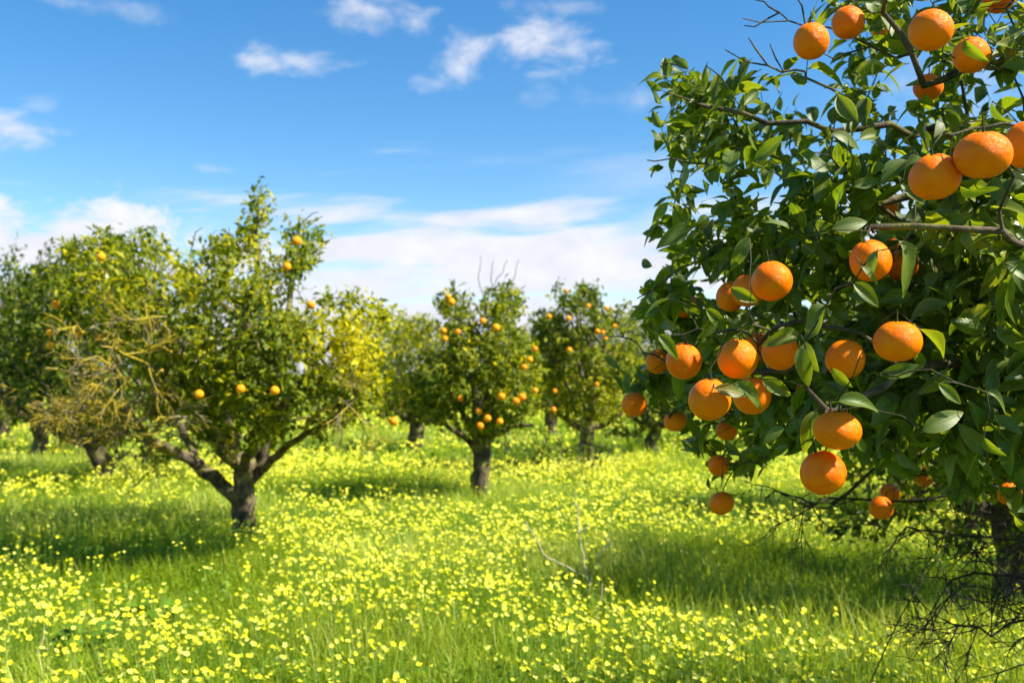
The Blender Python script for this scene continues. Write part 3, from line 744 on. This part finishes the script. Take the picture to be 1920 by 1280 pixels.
# fruit: px, py, width px, height px, real diameter, label
FRUIT = [
 (1521, 78, 66, 66, .078, 'round orange highest on the left, hanging against clear blue sky'),
 (1590, 43, 62, 60, .078, 'orange crossed by thin dark twigs at the top, right of the highest left orange'),
 (1745, 57, 80, 76, .082, 'smooth large orange hanging near the top edge of the tree'),
 (1821, 104, 66, 66, .078, 'orange half covered by one pale leaf near the top right'),
 (1740, 164, 54, 50, .074, 'deep orange fruit crossed by a horizontal twig in the upper crown'),
 (1753, 332, 94, 86, .084, 'large scarred orange touching a wider orange on its right'),
 (1843, 291, 104, 88, .090, 'wide flattened orange between the scarred orange and the right picture edge'),
 (1926, 272, 80, 84, .080, 'sunny orange cut by the right picture edge'),
 (1912, 303, 60, 54, .078, 'shaded orange behind the wide flattened orange at the right picture edge'),
 (1872, 0, 58, 46, .078, 'orange cut off by the top picture edge'),
 (1650, 53, 36, 38, .074, 'small orange mostly hidden among twigs between the two top oranges'),
 (1906, 370, 34, 30, .074, 'sliver of orange deep in the leaves below the right edge oranges'),
 (1662, 392, 28, 28, .072, 'tiny orange deep inside the crown left of the scarred orange'),
 (1632, 489, 76, 76, .082, 'left orange of the leaf-covered trio in the middle of the crown'),
 (1690, 498, 62, 60, .078, 'right orange of the leaf-covered trio in the middle of the crown'),
 (1676, 462, 50, 46, .076, 'rear orange peeking over the leaf-covered trio'),
 (1447, 527, 74, 74, .080, 'bright orange hanging above a pale leaf, upper one on the left side'),
 (1402, 545, 60, 60, .078, 'orange tucked directly left of and behind the bright upper left orange'),
 (1370, 556, 52, 54, .076, 'shaded orange behind a pale leaf at the left of its cluster'),
 (1283, 573, 24, 26, .072, 'sliver of orange among leaves at the left rim of the crown'),
 (1383, 673, 70, 72, .080, 'clear front orange leftmost in the dense middle cluster'),
 (1420, 652, 46, 54, .078, 'orange squeezed between two front oranges of the middle cluster'),
 (1463, 660, 68, 68, .080, 'shaded orange under two leaves in the middle cluster'),
 (1585, 673, 62, 70, .080, 'speckled orange with a small bright spot right of the middle cluster'),
 (1683, 640, 90, 76, .086, 'smooth flattened orange hanging alone from a long stalk beside a yellow-green leaf'),
 (1233, 678, 42, 44, .074, 'small orange at the left rim beside a larger one'),
 (1282, 677, 64, 66, .080, 'reddish orange at the left rim under a drooping leaf'),
 (1330, 749, 78, 78, .084, 'large plain orange low on the left under two spread leaves'),
 (1410, 742, 66, 68, .080, 'orange half hidden behind long leaves right of the large plain one'),
 (1502, 706, 40, 46, .076, 'orange behind an upright leaf in the centre of the fruit cluster'),
 (1549, 702, 42, 48, .076, 'shaded orange tucked beneath the speckled orange'),
 (1189, 758, 46, 46, .076, 'lone small orange farthest left on a thin drooping twig'),
 (1266, 789, 41, 36, .072, 'small dull orange hanging just above the grass, second from the left'),
 (1363, 806, 38, 38, .072, 'small orange below the large plain orange'),
 (1570, 806, 88, 74, .086, 'upper orange of the sunlit pair hanging one above the other'),
 (1543, 886, 86, 82, .086, 'lower orange of the sunlit pair, hanging over the meadow'),
 (1347, 872, 37, 40, .072, 'reddish small orange among dark drooping leaves over the meadow'),
 (1353, 943, 48, 42, .078, 'lowest small orange dangling alone from a bare twig'),
 (1652, 952, 42, 42, .078, 'lower orange of the dark pair on the low bare twigs'),
 (1668, 926, 34, 40, .076, 'upper orange of the dark pair on the low bare twigs'),
 (1731, 893, 38, 38, .076, 'single red orange under the shaded foliage at lower right'),
 (1893, 925, 42, 42, .078, 'dull orange in front of the trunk at the lower right'),
]
fr = []
for px, py, w, h, dia, lab in FRUIT:
    d = dia * FPX / max(w, h * 1.02) if w > 44 else dia * FPX / max(w, 36) * (0.95 if w > 30 else 0.8)
    fr.append((P(px, py, d), d, dia / 2, h / w, lab, px, py, w))
fpos = np.array([f[0] for f in fr]); frad = np.array([f[2] for f in fr])

NPOLY = [(1212, 150), (1246, 105), (1290, 122), (1318, 170), (1350, 150), (1400, 135), (1450, 150), (1490, 115), (1545, 150), (1560, 60), (1490, 20), (1500, -60), (1940, -60), (1940, 940), (1860, 930), (1800, 915), (1745, 905), (1700, 890), (1655, 880), (1640, 820), (1600, 790),
         (1520, 850), (1450, 840), (1400, 890), (1350, 905), (1325, 860), (1285, 825), (1290, 770), (1225, 720), (1150, 735), (1165, 700), (1215, 690), (1190, 640), (1192, 590), (1213, 530), (1256, 495), (1240, 450), (1232, 420), (1226, 370), (1258, 340), (1262, 300), (1232, 262), (1236, 215)]
def ray_ell(px, py):
    o = np.array([0, 0, CAMH]); dv = Pv(px, py, np.ones(len(px))) - o
    a = ((dv / NR) ** 2).sum(-1); b = ((dv / NR) * ((o - NC) / NR)).sum(-1); c = (((o - NC) / NR) ** 2).sum() - 1
    disc = b * b - a * c; mid = -b / a
    w = np.where(disc > 0, np.sqrt(np.maximum(disc, 0)) / a, 0.0)
    return mid - w, mid + w

nroot_pos = np.array([2.35, 3.15, 0.0])
near = empty('orange_tree', nroot_pos)
tag(near, 'foreground orange tree on the right, its fruit-laden branches hanging close to the camera', 'tree', 'orange trees of the orchard')
s = Skel()
fork = np.array([2.32, 3.12, 0.75])
s.poly([nroot_pos + [0, 0, -0.05], nroot_pos + [0.02, 0, 0.35], fork], None, 0.1, 50, 0.14, 0.11)
for r0, r1, pts in [
    (0.06, 0.014, [fork, P(2050, 620, 2.9), P(1850, 560, 2.7), P(1660, 620, 2.55), P(1480, 690, 2.5), P(1330, 705, 2.6)]),
    (0.055, 0.012, [fork, P(2080, 480, 2.7), P(1860, 370, 2.7), P(1660, 370, 2.7), P(1480, 450, 2.65), P(1330, 480, 2.7)]),
    (0.05, 0.012, [fork, P(2060, 360, 3.0), P(1850, 250, 2.9), P(1700, 240, 2.75), P(1500, 230, 2.7), P(1330, 200, 2.75)]),
    (0.05, 0.012, [fork, P(2100, 250, 2.6), P(1880, 120, 2.5), P(1750, 150, 2.4), P(1680, 60, 2.35), P(1650, -40, 2.3)]),
    (0.05, 0.012, [fork, P(2150, 600, 2.3), P(1950, 480, 2.0), P(1800, 420, 1.95), P(1640, 430, 2.0)]),
    (0.045, 0.012, [fork, P(2120, 760, 2.5), P(1880, 690, 2.25), P(1700, 700, 2.1), P(1580, 745, 2.05)]),
    (0.05, 0.012, [fork, fork + [0.5, 0.2, 0.7], fork + [0.9, 0.4, 1.5]]),
    (0.05, 0.012, [fork, fork + [0.1, 0.7, 0.7], fork + [0.2, 1.1, 1.3]]),
    (0.05, 0.012, [fork, fork + [0.3, -0.5, 0.6], fork + [0.5, -0.9, 1.2]]),
    (0.05, 0.012, [fork, fork + [0.0, 0.1, 0.9], fork + [-0.1, 0.0, 2.0]])]:
    s.poly(pts, 'near', 0.09, 0.0, r0 * 0.5, r1 * 0.5, 0.014)
q = sample_poly(NPOLY, 1350)
keep = np.ones(len(q), bool)
thin = (q[:, 0] > 1500) & (q[:, 1] < 235); keep &= ~(thin & (rng.random(len(q)) < 0.20))
keep &= ~((q[:, 1] < 420) & (rng.random(len(q)) < np.where(q[:, 0] < 1340, 0.20, 0.42)))
keep &= ~((q[:, 1] > 800) & (q[:, 0] > 1380) & (q[:, 0] < 1640) & (rng.random(len(q)) < 0.55))
keep &= ~((vnoise(q[:, 0], q[:, 1], 0.022) < np.where((q[:, 1] < 440) & (q[:, 0] < 1500), 0.42, 0.32)) & (rng.random(len(q)) < 0.88) & (q[:, 1] < 700))
q = q[keep]
n0, n1 = ray_ell(q[:, 0], q[:, 1]); n0 = np.maximum(n0, 1.55); n1 = np.maximum(n1, n0 + 0.25)
lowleft = np.clip((q[:, 1] - 700) / 150, 0, 1) * np.clip((1500 - q[:, 0]) / 150, 0, 1)
dep = n0 + 0.05 + lowleft * 0.35 + np.minimum(n1 - n0, 1.7) * rng.random(len(q)) ** 1.6
A = Pv(q[:, 0], q[:, 1], dep)
# the rest of the crown, beyond the picture's right and upper edges
u = norm(rng.normal(0, 1, (1900, 3))); B = NC + u * NR * ((0.5 + 0.5 * rng.random(1900) ** 0.6))[:, None]
bx, by, bd = project(B); B = B[((bx > 1950) | (by < -60) | (bd < 0.3)) & (B[:, 2] > 0.75)]
B = B[rng.random(len(B)) < 0.8]
# branch ends that carry the fruit
F = np.array([f[0] + [0, 0, f[2] * f[3] * 0.9 + 0.022] for f in fr])
fork_d = lambda X: np.linalg.norm(X - fork, axis=1)
allA = np.concatenate([A, B]); ends = []
for i in np.argsort(fork_d(allA)): ends.append(s.reach(allA[i], 0.075, 0.33, 0.06, 0.14))
for i in np.argsort(fork_d(F)): s.reach(F[i], 0.04, 0.2, 0.22, 0.06)
ends = np.array(ends); ep = s.p[ends]; dirs = ep - s.p[s.par[ends]]
tone = np.clip(0.32 + 0.19 * rng.normal(0, 1, len(ep)) + (rng.random(len(ep)) < 0.14) * 0.35, 0, 1)
pos, ax, nr_, L, Wd, tn = cluster_leaves('crown', None, ep, dirs, 8.5, 0.020, 0.042, 0.088, tone, LT_NEAR, NC, 0.50, 0.5, 0.30, 0.17)
# turn part of the leaves to hang, as heavy leaves do
c_ = pos + norm(ax) * (L * 0.55)[:, None]
lx, ly, ld = project(c_); drop = np.zeros(len(c_), bool)
inframe = (lx > 900) & (lx < 1930) & (ly > -20) & (ly < 1290)
tipx, tipy, _ = project(pos + norm(ax) * L[:, None])
out_poly = inframe & ~in_poly(lx, ly, NPOLY) & (edge_dist(lx, ly, NPOLY) > np.where(rng.random(len(lx)) < 0.5, 12, 38)); drop |= out_poly; drop |= inframe & (ly > 560) & ~in_poly(tipx, tipy, NPOLY) & (edge_dist(tipx, tipy, NPOLY) > 22)
drop |= np.linalg.norm(c_ - np.array([0, 0, CAMH]), axis=1) < 1.25
hide_ok = {10, 11, 12, 15, 19, 29, 30, 8, 18}
for k, (fp, d, r, asp, lab, px, py, w) in enumerate(fr):
    dd = np.linalg.norm(c_ - fp, axis=1); drop |= dd < r * 1.12
    if k not in hide_ok:                                    # fruit hangs at the outside of the foliage: no leaves right in front of it
        R = w / 2 + 26; n2 = (np.hypot(lx - px, ly - py) < R) & (ld < d + 0.03) & (rng.random(len(c_)) < 0.94); drop |= n2
kk = ~drop
pos, ax, nr_, L, Wd, tn = pos[kk], ax[kk], nr_[kk], L[kk], Wd[kk], tn[kk]
# single leaves that stand out in front: base px,py -> tip px,py, depth, depth change, facing, tone
HERO = [(1722, 615, 1785, 662, 1.78, .02, .75), (1340, 728, 1412, 738, 1.93, -.05, .45), (1375, 718, 1447, 752, 1.9, -.05, .35), (1428, 708, 1492, 748, 1.95, -.03, .5), (1572, 752, 1657, 738, 1.72, -.04, .5),
 (1508, 640, 1528, 705, 1.95, -.06, .4), (1550, 572, 1500, 640, 1.95, -.05, .5), (1498, 622, 1430, 645, 1.98, -.05, .5), (1500, 650, 1515, 730, 1.9, -.05, .35), (1600, 530, 1662, 572, 1.9, -.05, .4), (1290, 425, 1232, 462, 2.5, -.1, .2),
 (1498, 292, 1575, 312, 2.2, -.1, .35), (1730, 808, 1818, 758, 1.8, -.05, .2), (1570, 180, 1610, 250, 2.2, -.05, .2), (1645, 470, 1620, 520, 1.83, -.04, .55), (1685, 452, 1745, 540, 1.75, -.06, .7), (1615, 500, 1655, 520, 1.8, -.03, .55),
 (1810, 75, 1842, 128, 1.95, -.03, .65), (1370, 540, 1425, 572, 2.1, -.04, .7), (1235, 628, 1282, 665, 2.15, -.05, .3), (1265, 690, 1288, 750, 2.3, -.05, .25), (1325, 580, 1370, 620, 2.2, -.05, .3), (1255, 560, 1195, 580, 2.35, -.05, .7),
 (1690, 345, 1722, 400, 1.75, -.03, .35), (1560, 430, 1640, 410, 2.0, -.04, .4), (1405, 445, 1370, 500, 2.2, -.05, .2), (1800, 350, 1870, 385, 1.7, -.04, .2), (1860, 190, 1880, 240, 1.8, -.02, .4), (1650, 700, 1735, 712, 1.95, -.03, .3),
 (1850, 735, 1905, 752, 1.8, -.04, .3), (1845, 820, 1870, 870, 1.85, -.03, .3), (1240, 170, 1207, 152, 2.7, .02, .15), (1250, 145, 1246, 98, 2.7, .03, .2), (1290, 130, 1256, 96, 2.7, .03, .3), (1415, 300, 1480, 260, 2.4, -.05, .4),
 (1420, 170, 1380, 200, 2.5, -.05, .3), (1240, 240, 1215, 205, 2.7, .0, .1), (1250, 265, 1213, 248, 2.7, .0, .1), (1470, 800, 1425, 830, 1.95, -.03, .5), (1530, 770, 1500, 850, 1.9, -.03, .3), (1560, 690, 1600, 735, 1.9, -.03, .3),
 (1760, 720, 1810, 760, 1.8, -.05, .4), (1330, 915, 1325, 895, 3.0, 0, .3), (1345, 600, 1310, 640, 2.2, -.04, .45), (1480, 430, 1440, 400, 2.2, -.04, .45), (1250, 380, 1225, 420, 2.6, -.03, .85), (1262, 385, 1290, 440, 2.6, -.05, .7),
 (1700, 300, 1640, 340, 2.0, -.03, .3), (1560, 250, 1625, 262, 2.2, -.05, .45), (1600, 350, 1660, 330, 2.1, -.05, .3), (1150, 705, 1172, 735, 3.1, 0, .2), (1160, 690, 1130, 665, 3.2, 0, .25), (1600, 820, 1640, 850, 2.0, 0, .25)]
hp = np.array([P(a, b, d) for a, b, c, e, d, dz, t in HERO]); ht = np.array([P(c, e, d + dz * 0.4) for a, b, c, e, d, dz, t in HERO])
hl = np.linalg.norm(ht - hp, axis=1) * 0.88; view = norm(np.array([0, 0, CAMH]) - hp)
pos = np.concatenate([pos, hp]); ax = np.concatenate([ax, ht - hp]); nr_ = np.concatenate([nr_, norm(view + rng.normal(0, 0.5, view.shape) + [0, 0, 0.5])])
L = np.concatenate([L, hl]); Wd = np.concatenate([Wd, hl * 0.44]); tn = np.concatenate([tn, np.array([h[6] for h in HERO])])
for k in range(len(hp)):
    j, d = s.near(hp[k], 0.1)
    if d[j] > 0.02: s.reach(hp[k], 0.05, 0.2, 0.1, 0.1)
link('crown', leaves_mesh('crown', M_LEAF_NEAR, pos - nroot_pos, ax, nr_, L, Wd, tn, LT_NEAR, 0.50, 0.55), near)
# bare twig tips that stick out of the crown
for pts in [[(1560, 62), (1480, 42), (1392, 34)], [(1490, 44), (1440, 20), (1405, -8)], [(1450, 38), (1420, 48), (1398, 42)], [(1530, 45), (1500, 15), (1485, -20)], [(1500, 150), (1440, 128), (1358, 93)], [(1445, 130), (1420, 95), (1403, 68)],
            [(1470, 140), (1450, 110), (1440, 82)], [(1300, 318), (1255, 305), (1213, 294)], [(1250, 535), (1222, 545), (1190, 562)], [(1300, 140), (1265, 125), (1245, 118)], [(1600, 120), (1560, 110), (1540, 100)], [(1350, 150), (1335, 135), (1325, 128)]]:
    dd = 2.5 if pts[0][0] > 1400 else 2.7
    s.poly([P(x, y, dd) for x, y in pts], 'near', 0.06, 0, 0.0035, 0.0016, 0.006)
for pts in [[(1300, 740, 2.8), (1240, 775, 3.0), (1200, 735, 3.2), (1190, 730, 3.2)], [(1290, 770, 3.0), (1270, 775, 3.2)], [(1420, 850, 2.9), (1380, 880, 3.0), (1352, 925, 3.05)], [(1400, 840, 2.9), (1370, 850, 3.0), (1350, 855, 3.1)], [(1230, 640, 2.9), (1180, 640, 3.2), (1120, 630, 3.3)]]:
    s.poly([P(*p) for p in pts], 'near', 0.06, 0, 0.004, 0.0016, 0.006)
s.radii(0.0012, 0.075)
tb = tubes_from_skel(s)
link('trunk', tube_mesh('trunk', [(p - nroot_pos, r) for p, r in tb if r.max() >= 0.012], M_BARK), near)
link('twigs', tube_mesh('twigs', [(p - nroot_pos, r) for p, r in tb if r.max() < 0.012], M_TWIG), near)
# low bare twigs on the right
ds = Skel()
for pts, nspr in [([(2250, 960, 3.3), (2000, 960, 3.5), (1830, 925, 3.6), (1700, 935, 3.6), (1560, 945, 3.5), (1465, 930, 3.4)], 3), ([(2250, 980, 3.3), (2000, 1010, 3.5), (1860, 1000, 3.6), (1770, 1000, 3.6), (1700, 985, 3.6)], 9),
                  ([(2260, 1000, 3.2), (2020, 1060, 3.4), (1900, 1080, 3.5), (1840, 1080, 3.5), (1770, 1095, 3.5)], 14), ([(2260, 1020, 3.2), (2030, 1120, 3.3), (1930, 1170, 3.4), (1860, 1190, 3.4), (1770, 1165, 3.4)], 11),
                  ([(2200, 900, 3.3), (1980, 900, 3.4), (1850, 890, 3.5), (1790, 870, 3.5)], 5), ([(1560, 945, 3.5), (1610, 915, 3.5), (1660, 870, 3.5), (1740, 870, 3.5)], 1), ([(2270, 1040, 3.1), (2060, 1200, 3.2), (1960, 1240, 3.2), (1915, 1230, 3.2)], 4)]:
    i = ds.poly([P(*p) for p in pts], None, 0.07, 0, 0.008, 0.002, 0.014); ch = [i]
    while ds.par[ch[-1]] >= 0: ch.append(ds.par[ch[-1]])
    for k in range(nspr * 2):
        j = ch[rng.integers(0, int(len(ch) * 0.8))]
        spray(ds, j, np.array([-0.25, 0.1, -0.15]) + rng.normal(0, 0.5, 3), 0.17, 2, 0.6, -0.02, 0.03, 4)
ds.radii(0.0012, 0.009)
link('bare_twigs', tube_mesh('bare_twigs', [(p - nroot_pos, r) for p, r in tubes_from_skel(ds)], M_DARKTWIG), near)

# ------------------------------------------------------------------ oranges
def orange_mesh(seed, nu=40, nv=26):
    g = np.random.default_rng(seed); th = np.linspace(0, math.pi, nv + 1)[:, None]; ph = (np.arange(nu) * 2 * math.pi / nu)[None]
    x = np.sin(th) * np.cos(ph); y = np.sin(th) * np.sin(ph); z = np.cos(th) * np.ones_like(ph)
    r = 1 + 0.012 * np.sin(ph * 2 + g.random() * 6) * np.sin(th) + 0.010 * np.sin(ph * 5 + g.random() * 6) * np.sin(th) ** 2 + 0.012 * np.sin(th * 3 + g.random() * 3)
    r = r - 0.07 * np.exp(-(th / 0.22) ** 2) - 0.03 * np.exp(-((math.pi - th) / 0.16) ** 2)
    r = r + 0.02 * np.sin(ph * 9) * np.exp(-((th - 0.3) / 0.2) ** 2)
    V = np.stack([x * r, y * r, z * r], -1).reshape(-1, 3)
    i = np.arange(nv)[:, None] * nu; j = np.arange(nu)[None]; j2 = (j + 1) % nu
    Q = np.stack([i + j, i + nu + j, i + nu + j2, i + j2], -1).reshape(-1, 4)
    return make_mesh('orange', V, Q, M_ORANGE)
OM = [orange_mesh(k) for k in range(6)]
def stem_mesh():
    V, Q = [], []
    # five-lobed calyx
    for k in range(5):
        a = k * 2 * math.pi / 5; c, s_ = math.cos(a), math.sin(a); b = len(V)
        for x, y, z in [(0, -0.05, 0.955), (0.14, -0.07, 0.965), (0.24, 0, 0.955), (0.14, 0.07, 0.965)]: V.append((x * c - y * s_, x * s_ + y * c, z))
        Q.append((b, b + 1, b + 2, b + 3))
    pts = np.array([(0, 0, 0.92), (0.0, 0.0, 1.1), (0.02, 0.01, 1.3), (0.03, 0.0, 1.62)]); rr = [0.07, 0.04, 0.035, 0.035]; b = len(V)
    for p, r in zip(pts, rr):
        for k in range(6): V.append((p[0] + r * math.cos(k * math.pi / 3), p[1] + r * math.sin(k * math.pi / 3), p[2]))
    for i in range(3):
        for k in range(6): Q.append((b + i * 6 + k, b + i * 6 + (k + 1) % 6, b + i * 6 + 6 + (k + 1) % 6, b + i * 6 + 6 + k))
    V = np.array(V); return make_mesh('stem', V, np.array(Q), M_FSTEM)
SM = stem_mesh()
for k, (p, d, r, asp, lab, px, py, w) in enumerate(fr):
    o = link('orange', OM[k % 6], None, p); o.scale = (r, r, r * min(1.03, max(0.84, asp)))
    o.rotation_euler = (rng.normal(0, 0.14), rng.normal(0, 0.14), rng.random() * 6.28)
    tag(o, lab, 'orange', 'oranges on the foreground tree')
    link('stem', SM, o)
# fruit on the trees behind
OS = orange_mesh(99, 16, 10); OS.materials[0] = M_ORANGE_SUNLIT
DA, DB, DC = [(CAMH - GRASS) * FPX / q for q in (297, 212, 162)]
FAR = [(DA, -0.6, 'left', [(556, 452, 20, 'orange high on the upright bare branch of the broad left tree'), (373, 739, 18, 'leftmost of three oranges low in the broad left tree'), (451, 729, 19, 'middle one of three oranges low in the broad left tree'), (515, 732, 19, 'rightmost of three oranges low in the broad left tree'),
        (190, 482, 12, 'small orange near the upper left top of the broad left tree'), (203, 546, 12, 'small orange below the top one on the upper left of the broad left tree'), (104, 571, 14, 'orange on the far left rim of the broad left tree'), (145, 627, 12, 'yellow-orange fruit above the lichen-yellow branches'), (95, 624, 12, 'orange left of the lichen-yellow branches, upper of two'),
        (94, 647, 10, 'orange left of the lichen-yellow branches, lower of two'), (285, 609, 11, 'orange in the middle left foliage of the broad left tree'), (184, 632, 10, 'red-orange fruit at the top of the lichen-yellow branches'), (538, 500, 13, 'shaded orange under the high upright branch of the broad left tree'), (583, 572, 11, 'pale orange on the right shoulder of the broad left tree'), (738, 790, 12, 'orange hanging low at the right foot of the broad left tree')]),
       (DB, -0.9, 'mid', [(846, 566, 18, 'orange at the upper left tip of the middle tree'), (840, 556, 12, 'small orange above the upper left tip fruit of the middle tree'), (905, 602, 14, 'orange near the top centre of the middle tree'), (930, 614, 19, 'large yellow-orange fruit in the upper centre of the middle tree'), (831, 620, 14, 'upper one of two oranges outside the left rim of the middle tree'), (834, 635, 12, 'lower one of two oranges outside the left rim of the middle tree'),
        (1003, 654, 11, 'orange on the right rim of the middle tree'), (993, 674, 14, 'upper orange of a red pair on the right of the middle tree'), (982, 688, 13, 'lower orange of a red pair on the right of the middle tree'), (940, 743, 16, 'orange in the lower right half of the middle tree, left of a pair'), (979, 744, 17, 'right orange of a bright touching pair on the middle tree'), (967, 752, 15, 'left orange of a bright touching pair on the middle tree'), (898, 771, 14, 'upper left orange of four low on the middle tree'),
        (914, 784, 15, 'central orange of four low on the middle tree'), (937, 790, 14, 'right orange of four low on the middle tree'), (900, 798, 15, 'lowest orange of four low on the middle tree'), (1003, 732, 13, 'orange low on the right edge of the middle tree'), (863, 747, 11, 'dim orange in the lower left of the middle tree'), (858, 622, 11, 'orange on the left shoulder of the middle tree')]),
       (DC, -1.1, 'right', [(1029, 593, 11, 'left orange near the top of the compact dark tree'), (1066, 597, 13, 'bright orange near the top centre of the compact dark tree'), (1103, 574, 10, 'orange at the upper centre of the compact dark tree'), (1061, 545, 9, 'topmost orange of the compact dark tree'), (1120, 621, 11, 'left orange of a cluster of three on the compact dark tree'), (1130, 623, 10, 'right orange of a cluster of three on the compact dark tree'), (1135, 634, 9, 'lower orange of a cluster of three on the compact dark tree'),
        (1067, 656, 13, 'orange in the middle of the compact dark tree'), (1152, 611, 9, 'orange on the right side of the compact dark tree'), (1137, 578, 8, 'small orange on the right top of the compact dark tree'), (1038, 768, 13, 'lowest orange of the compact dark tree at its left foot'), (1040, 733, 10, 'dim orange at the lower left of the compact dark tree'), (1119, 720, 9, 'dim orange at the lower centre of the compact dark tree')])]
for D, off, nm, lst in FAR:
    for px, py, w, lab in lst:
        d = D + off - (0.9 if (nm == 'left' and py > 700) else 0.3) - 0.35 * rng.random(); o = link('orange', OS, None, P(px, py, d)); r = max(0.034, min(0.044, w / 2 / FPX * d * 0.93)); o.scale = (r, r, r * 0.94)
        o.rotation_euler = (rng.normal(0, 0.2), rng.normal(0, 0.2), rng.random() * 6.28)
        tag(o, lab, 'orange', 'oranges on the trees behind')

# ------------------------------------------------------------------ small things in the meadow
def stalk(label, polys, r0, r1, mat, name='dry_stalk', cat='stalk', group='dry stalks in the grass', wob=0.006):
    ss = Skel(); root = None
    for k, pl in enumerate(polys):
        ss.poly(pl, None if k == 0 else 'near', 0.06, 0, r0 if k == 0 else r0 * 0.7, r1, wob)
    ss.r = np.maximum(ss.rmin[:ss.n], r1); b = ss.p[0].copy()
    o = link(name, tube_mesh(name, [(p - b, r) for p, r in tubes_from_skel(ss)], mat), None, b); tag(o, label, cat, group); return o
stalk('forked pale dry stalk standing in the meadow left of the dark tree shadow', [[P(1112, 1155, 7.0), P(1098, 1070, 7.0), P(1087, 1000, 7.0), P(1080, 925, 7.0)], [P(1090, 1000, 7.0), P(1104, 985, 7.0)], [P(1105, 1100, 7.0), P(1125, 1040, 7.0), P(1152, 1010, 7.0)], [P(1100, 1080, 7.0), P(1030, 1045, 7.1), P(1005, 1010, 7.1), P(985, 975, 7.1)]], 0.008, 0.0035, M_STRAW)
stalk('thin upright dry stalk at the lower left corner of the meadow', [[P(76, 1290, 5.3), P(78, 1220, 5.3), P(84, 1172, 5.3)], [P(78, 1225, 5.3), P(95, 1215, 5.3)]], 0.006, 0.003, M_STRAW)
stalk('slanting dry stalk lying low in the left foreground grass', [[P(150, 1282, 5.3), P(205, 1250, 5.3), P(235, 1228, 5.3), P(250, 1205, 5.3)]], 0.006, 0.003, M_STRAW)
stalk('broken pale stalk in the grass below the forked dry stalk', [[P(1120, 1262, 5.8), P(1115, 1190, 5.8), P(1125, 1120, 5.8), P(1130, 1090, 5.8)]], 0.006, 0.003, M_STRAW)
stalk('long thin dark stem leaning diagonally from the meadow to the low bare twigs', [[P(1610, 1330, 3.3), P(1660, 1215, 3.35), P(1715, 1110, 3.4), P(1765, 1035, 3.45), P(1785, 1008, 3.5)]], 0.0028, 0.0018, M_DARKTWIG, 'leaning_stem', 'stem', None, 0.0012)

def brush(label, px0, px1, py, n):
    ss = Skel(); D = (CAMH - GRASS) * FPX / (py - HORIZON); x0 = (px0 - 960) / FPX * D; x1 = (px1 - 960) / FPX * D
    for k in range(n):
        x = x0 + (x1 - x0) * rng.random(); i = ss.add(np.array([x, D + rng.normal(0, 0.25), 0.03]), -1)
        spray(ss, i, [rng.normal(0, 1), rng.normal(0, 0.4), 0.25 + 0.2 * rng.random()], 0.6, 2, 0.5, -0.03, 0.12, 3)
    ss.radii(0.004, 0.02); b = np.array([(x0 + x1) / 2, D, 0]); root = empty('brushwood_pile', b)
    link('branches', tube_mesh('branches', [(p - b, r) for p, r in tubes_from_skel(ss)], M_DARKTWIG), root)
    e = ss.p[:ss.n][rng.random(ss.n) < 0.35]; dd = rng.normal(0, 1, e.shape)
    ar = cluster_leaves('leaves', None, e - b, dd, 2, 0.05, 0.07, 0.11, np.full(len(e), 0.1), LT_FAR, np.array([0, 0, -0.3]))
    link('leaves', leaves_mesh('leaves', M_LEAF_FAR, *ar, LT_FAR), root)
    tag(root, label, 'brushwood')
brush('low dark heap of cut leafy branches at the foot of the compact dark tree', 985, 1135, 872, 16)

def weed(label, px, py, n, size, h):
    D = CAMH * FPX / (py - HORIZON); b = np.array([(px - 960) / FPX * D, D, 0.0])
    a = rng.random(n) * 6.283; rr = rng.random(n) * size * 0.3; pos = np.stack([rr * np.cos(a), rr * np.sin(a), h * (0.3 + 0.7 * rng.random(n))], -1)
    ax = np.stack([np.cos(a), np.sin(a), rng.normal(0.05, 0.3, n)], -1); nr = norm(np.stack([rng.normal(0, 0.3, n), rng.normal(-0.1, 0.3, n), np.ones(n)], -1))
    L = 0.10 + 0.10 * rng.random(n)
    o = link('leafy_weed', leaves_mesh('leafy_weed', M_WEED, pos, ax, nr, L, L * 0.6, rng.random(n), LT_FAR, 0.2, 0.2), None, b)
    tag(o, label, 'weed', 'dark leafy weeds in the meadow')
weed('dark green leafy weed at the left edge of the foreground meadow', 170, 1236, 60, 0.30, 0.17)
weed('dark leafy weed among flowers left of centre in the foreground', 285, 1180, 50, 0.28, 0.16)
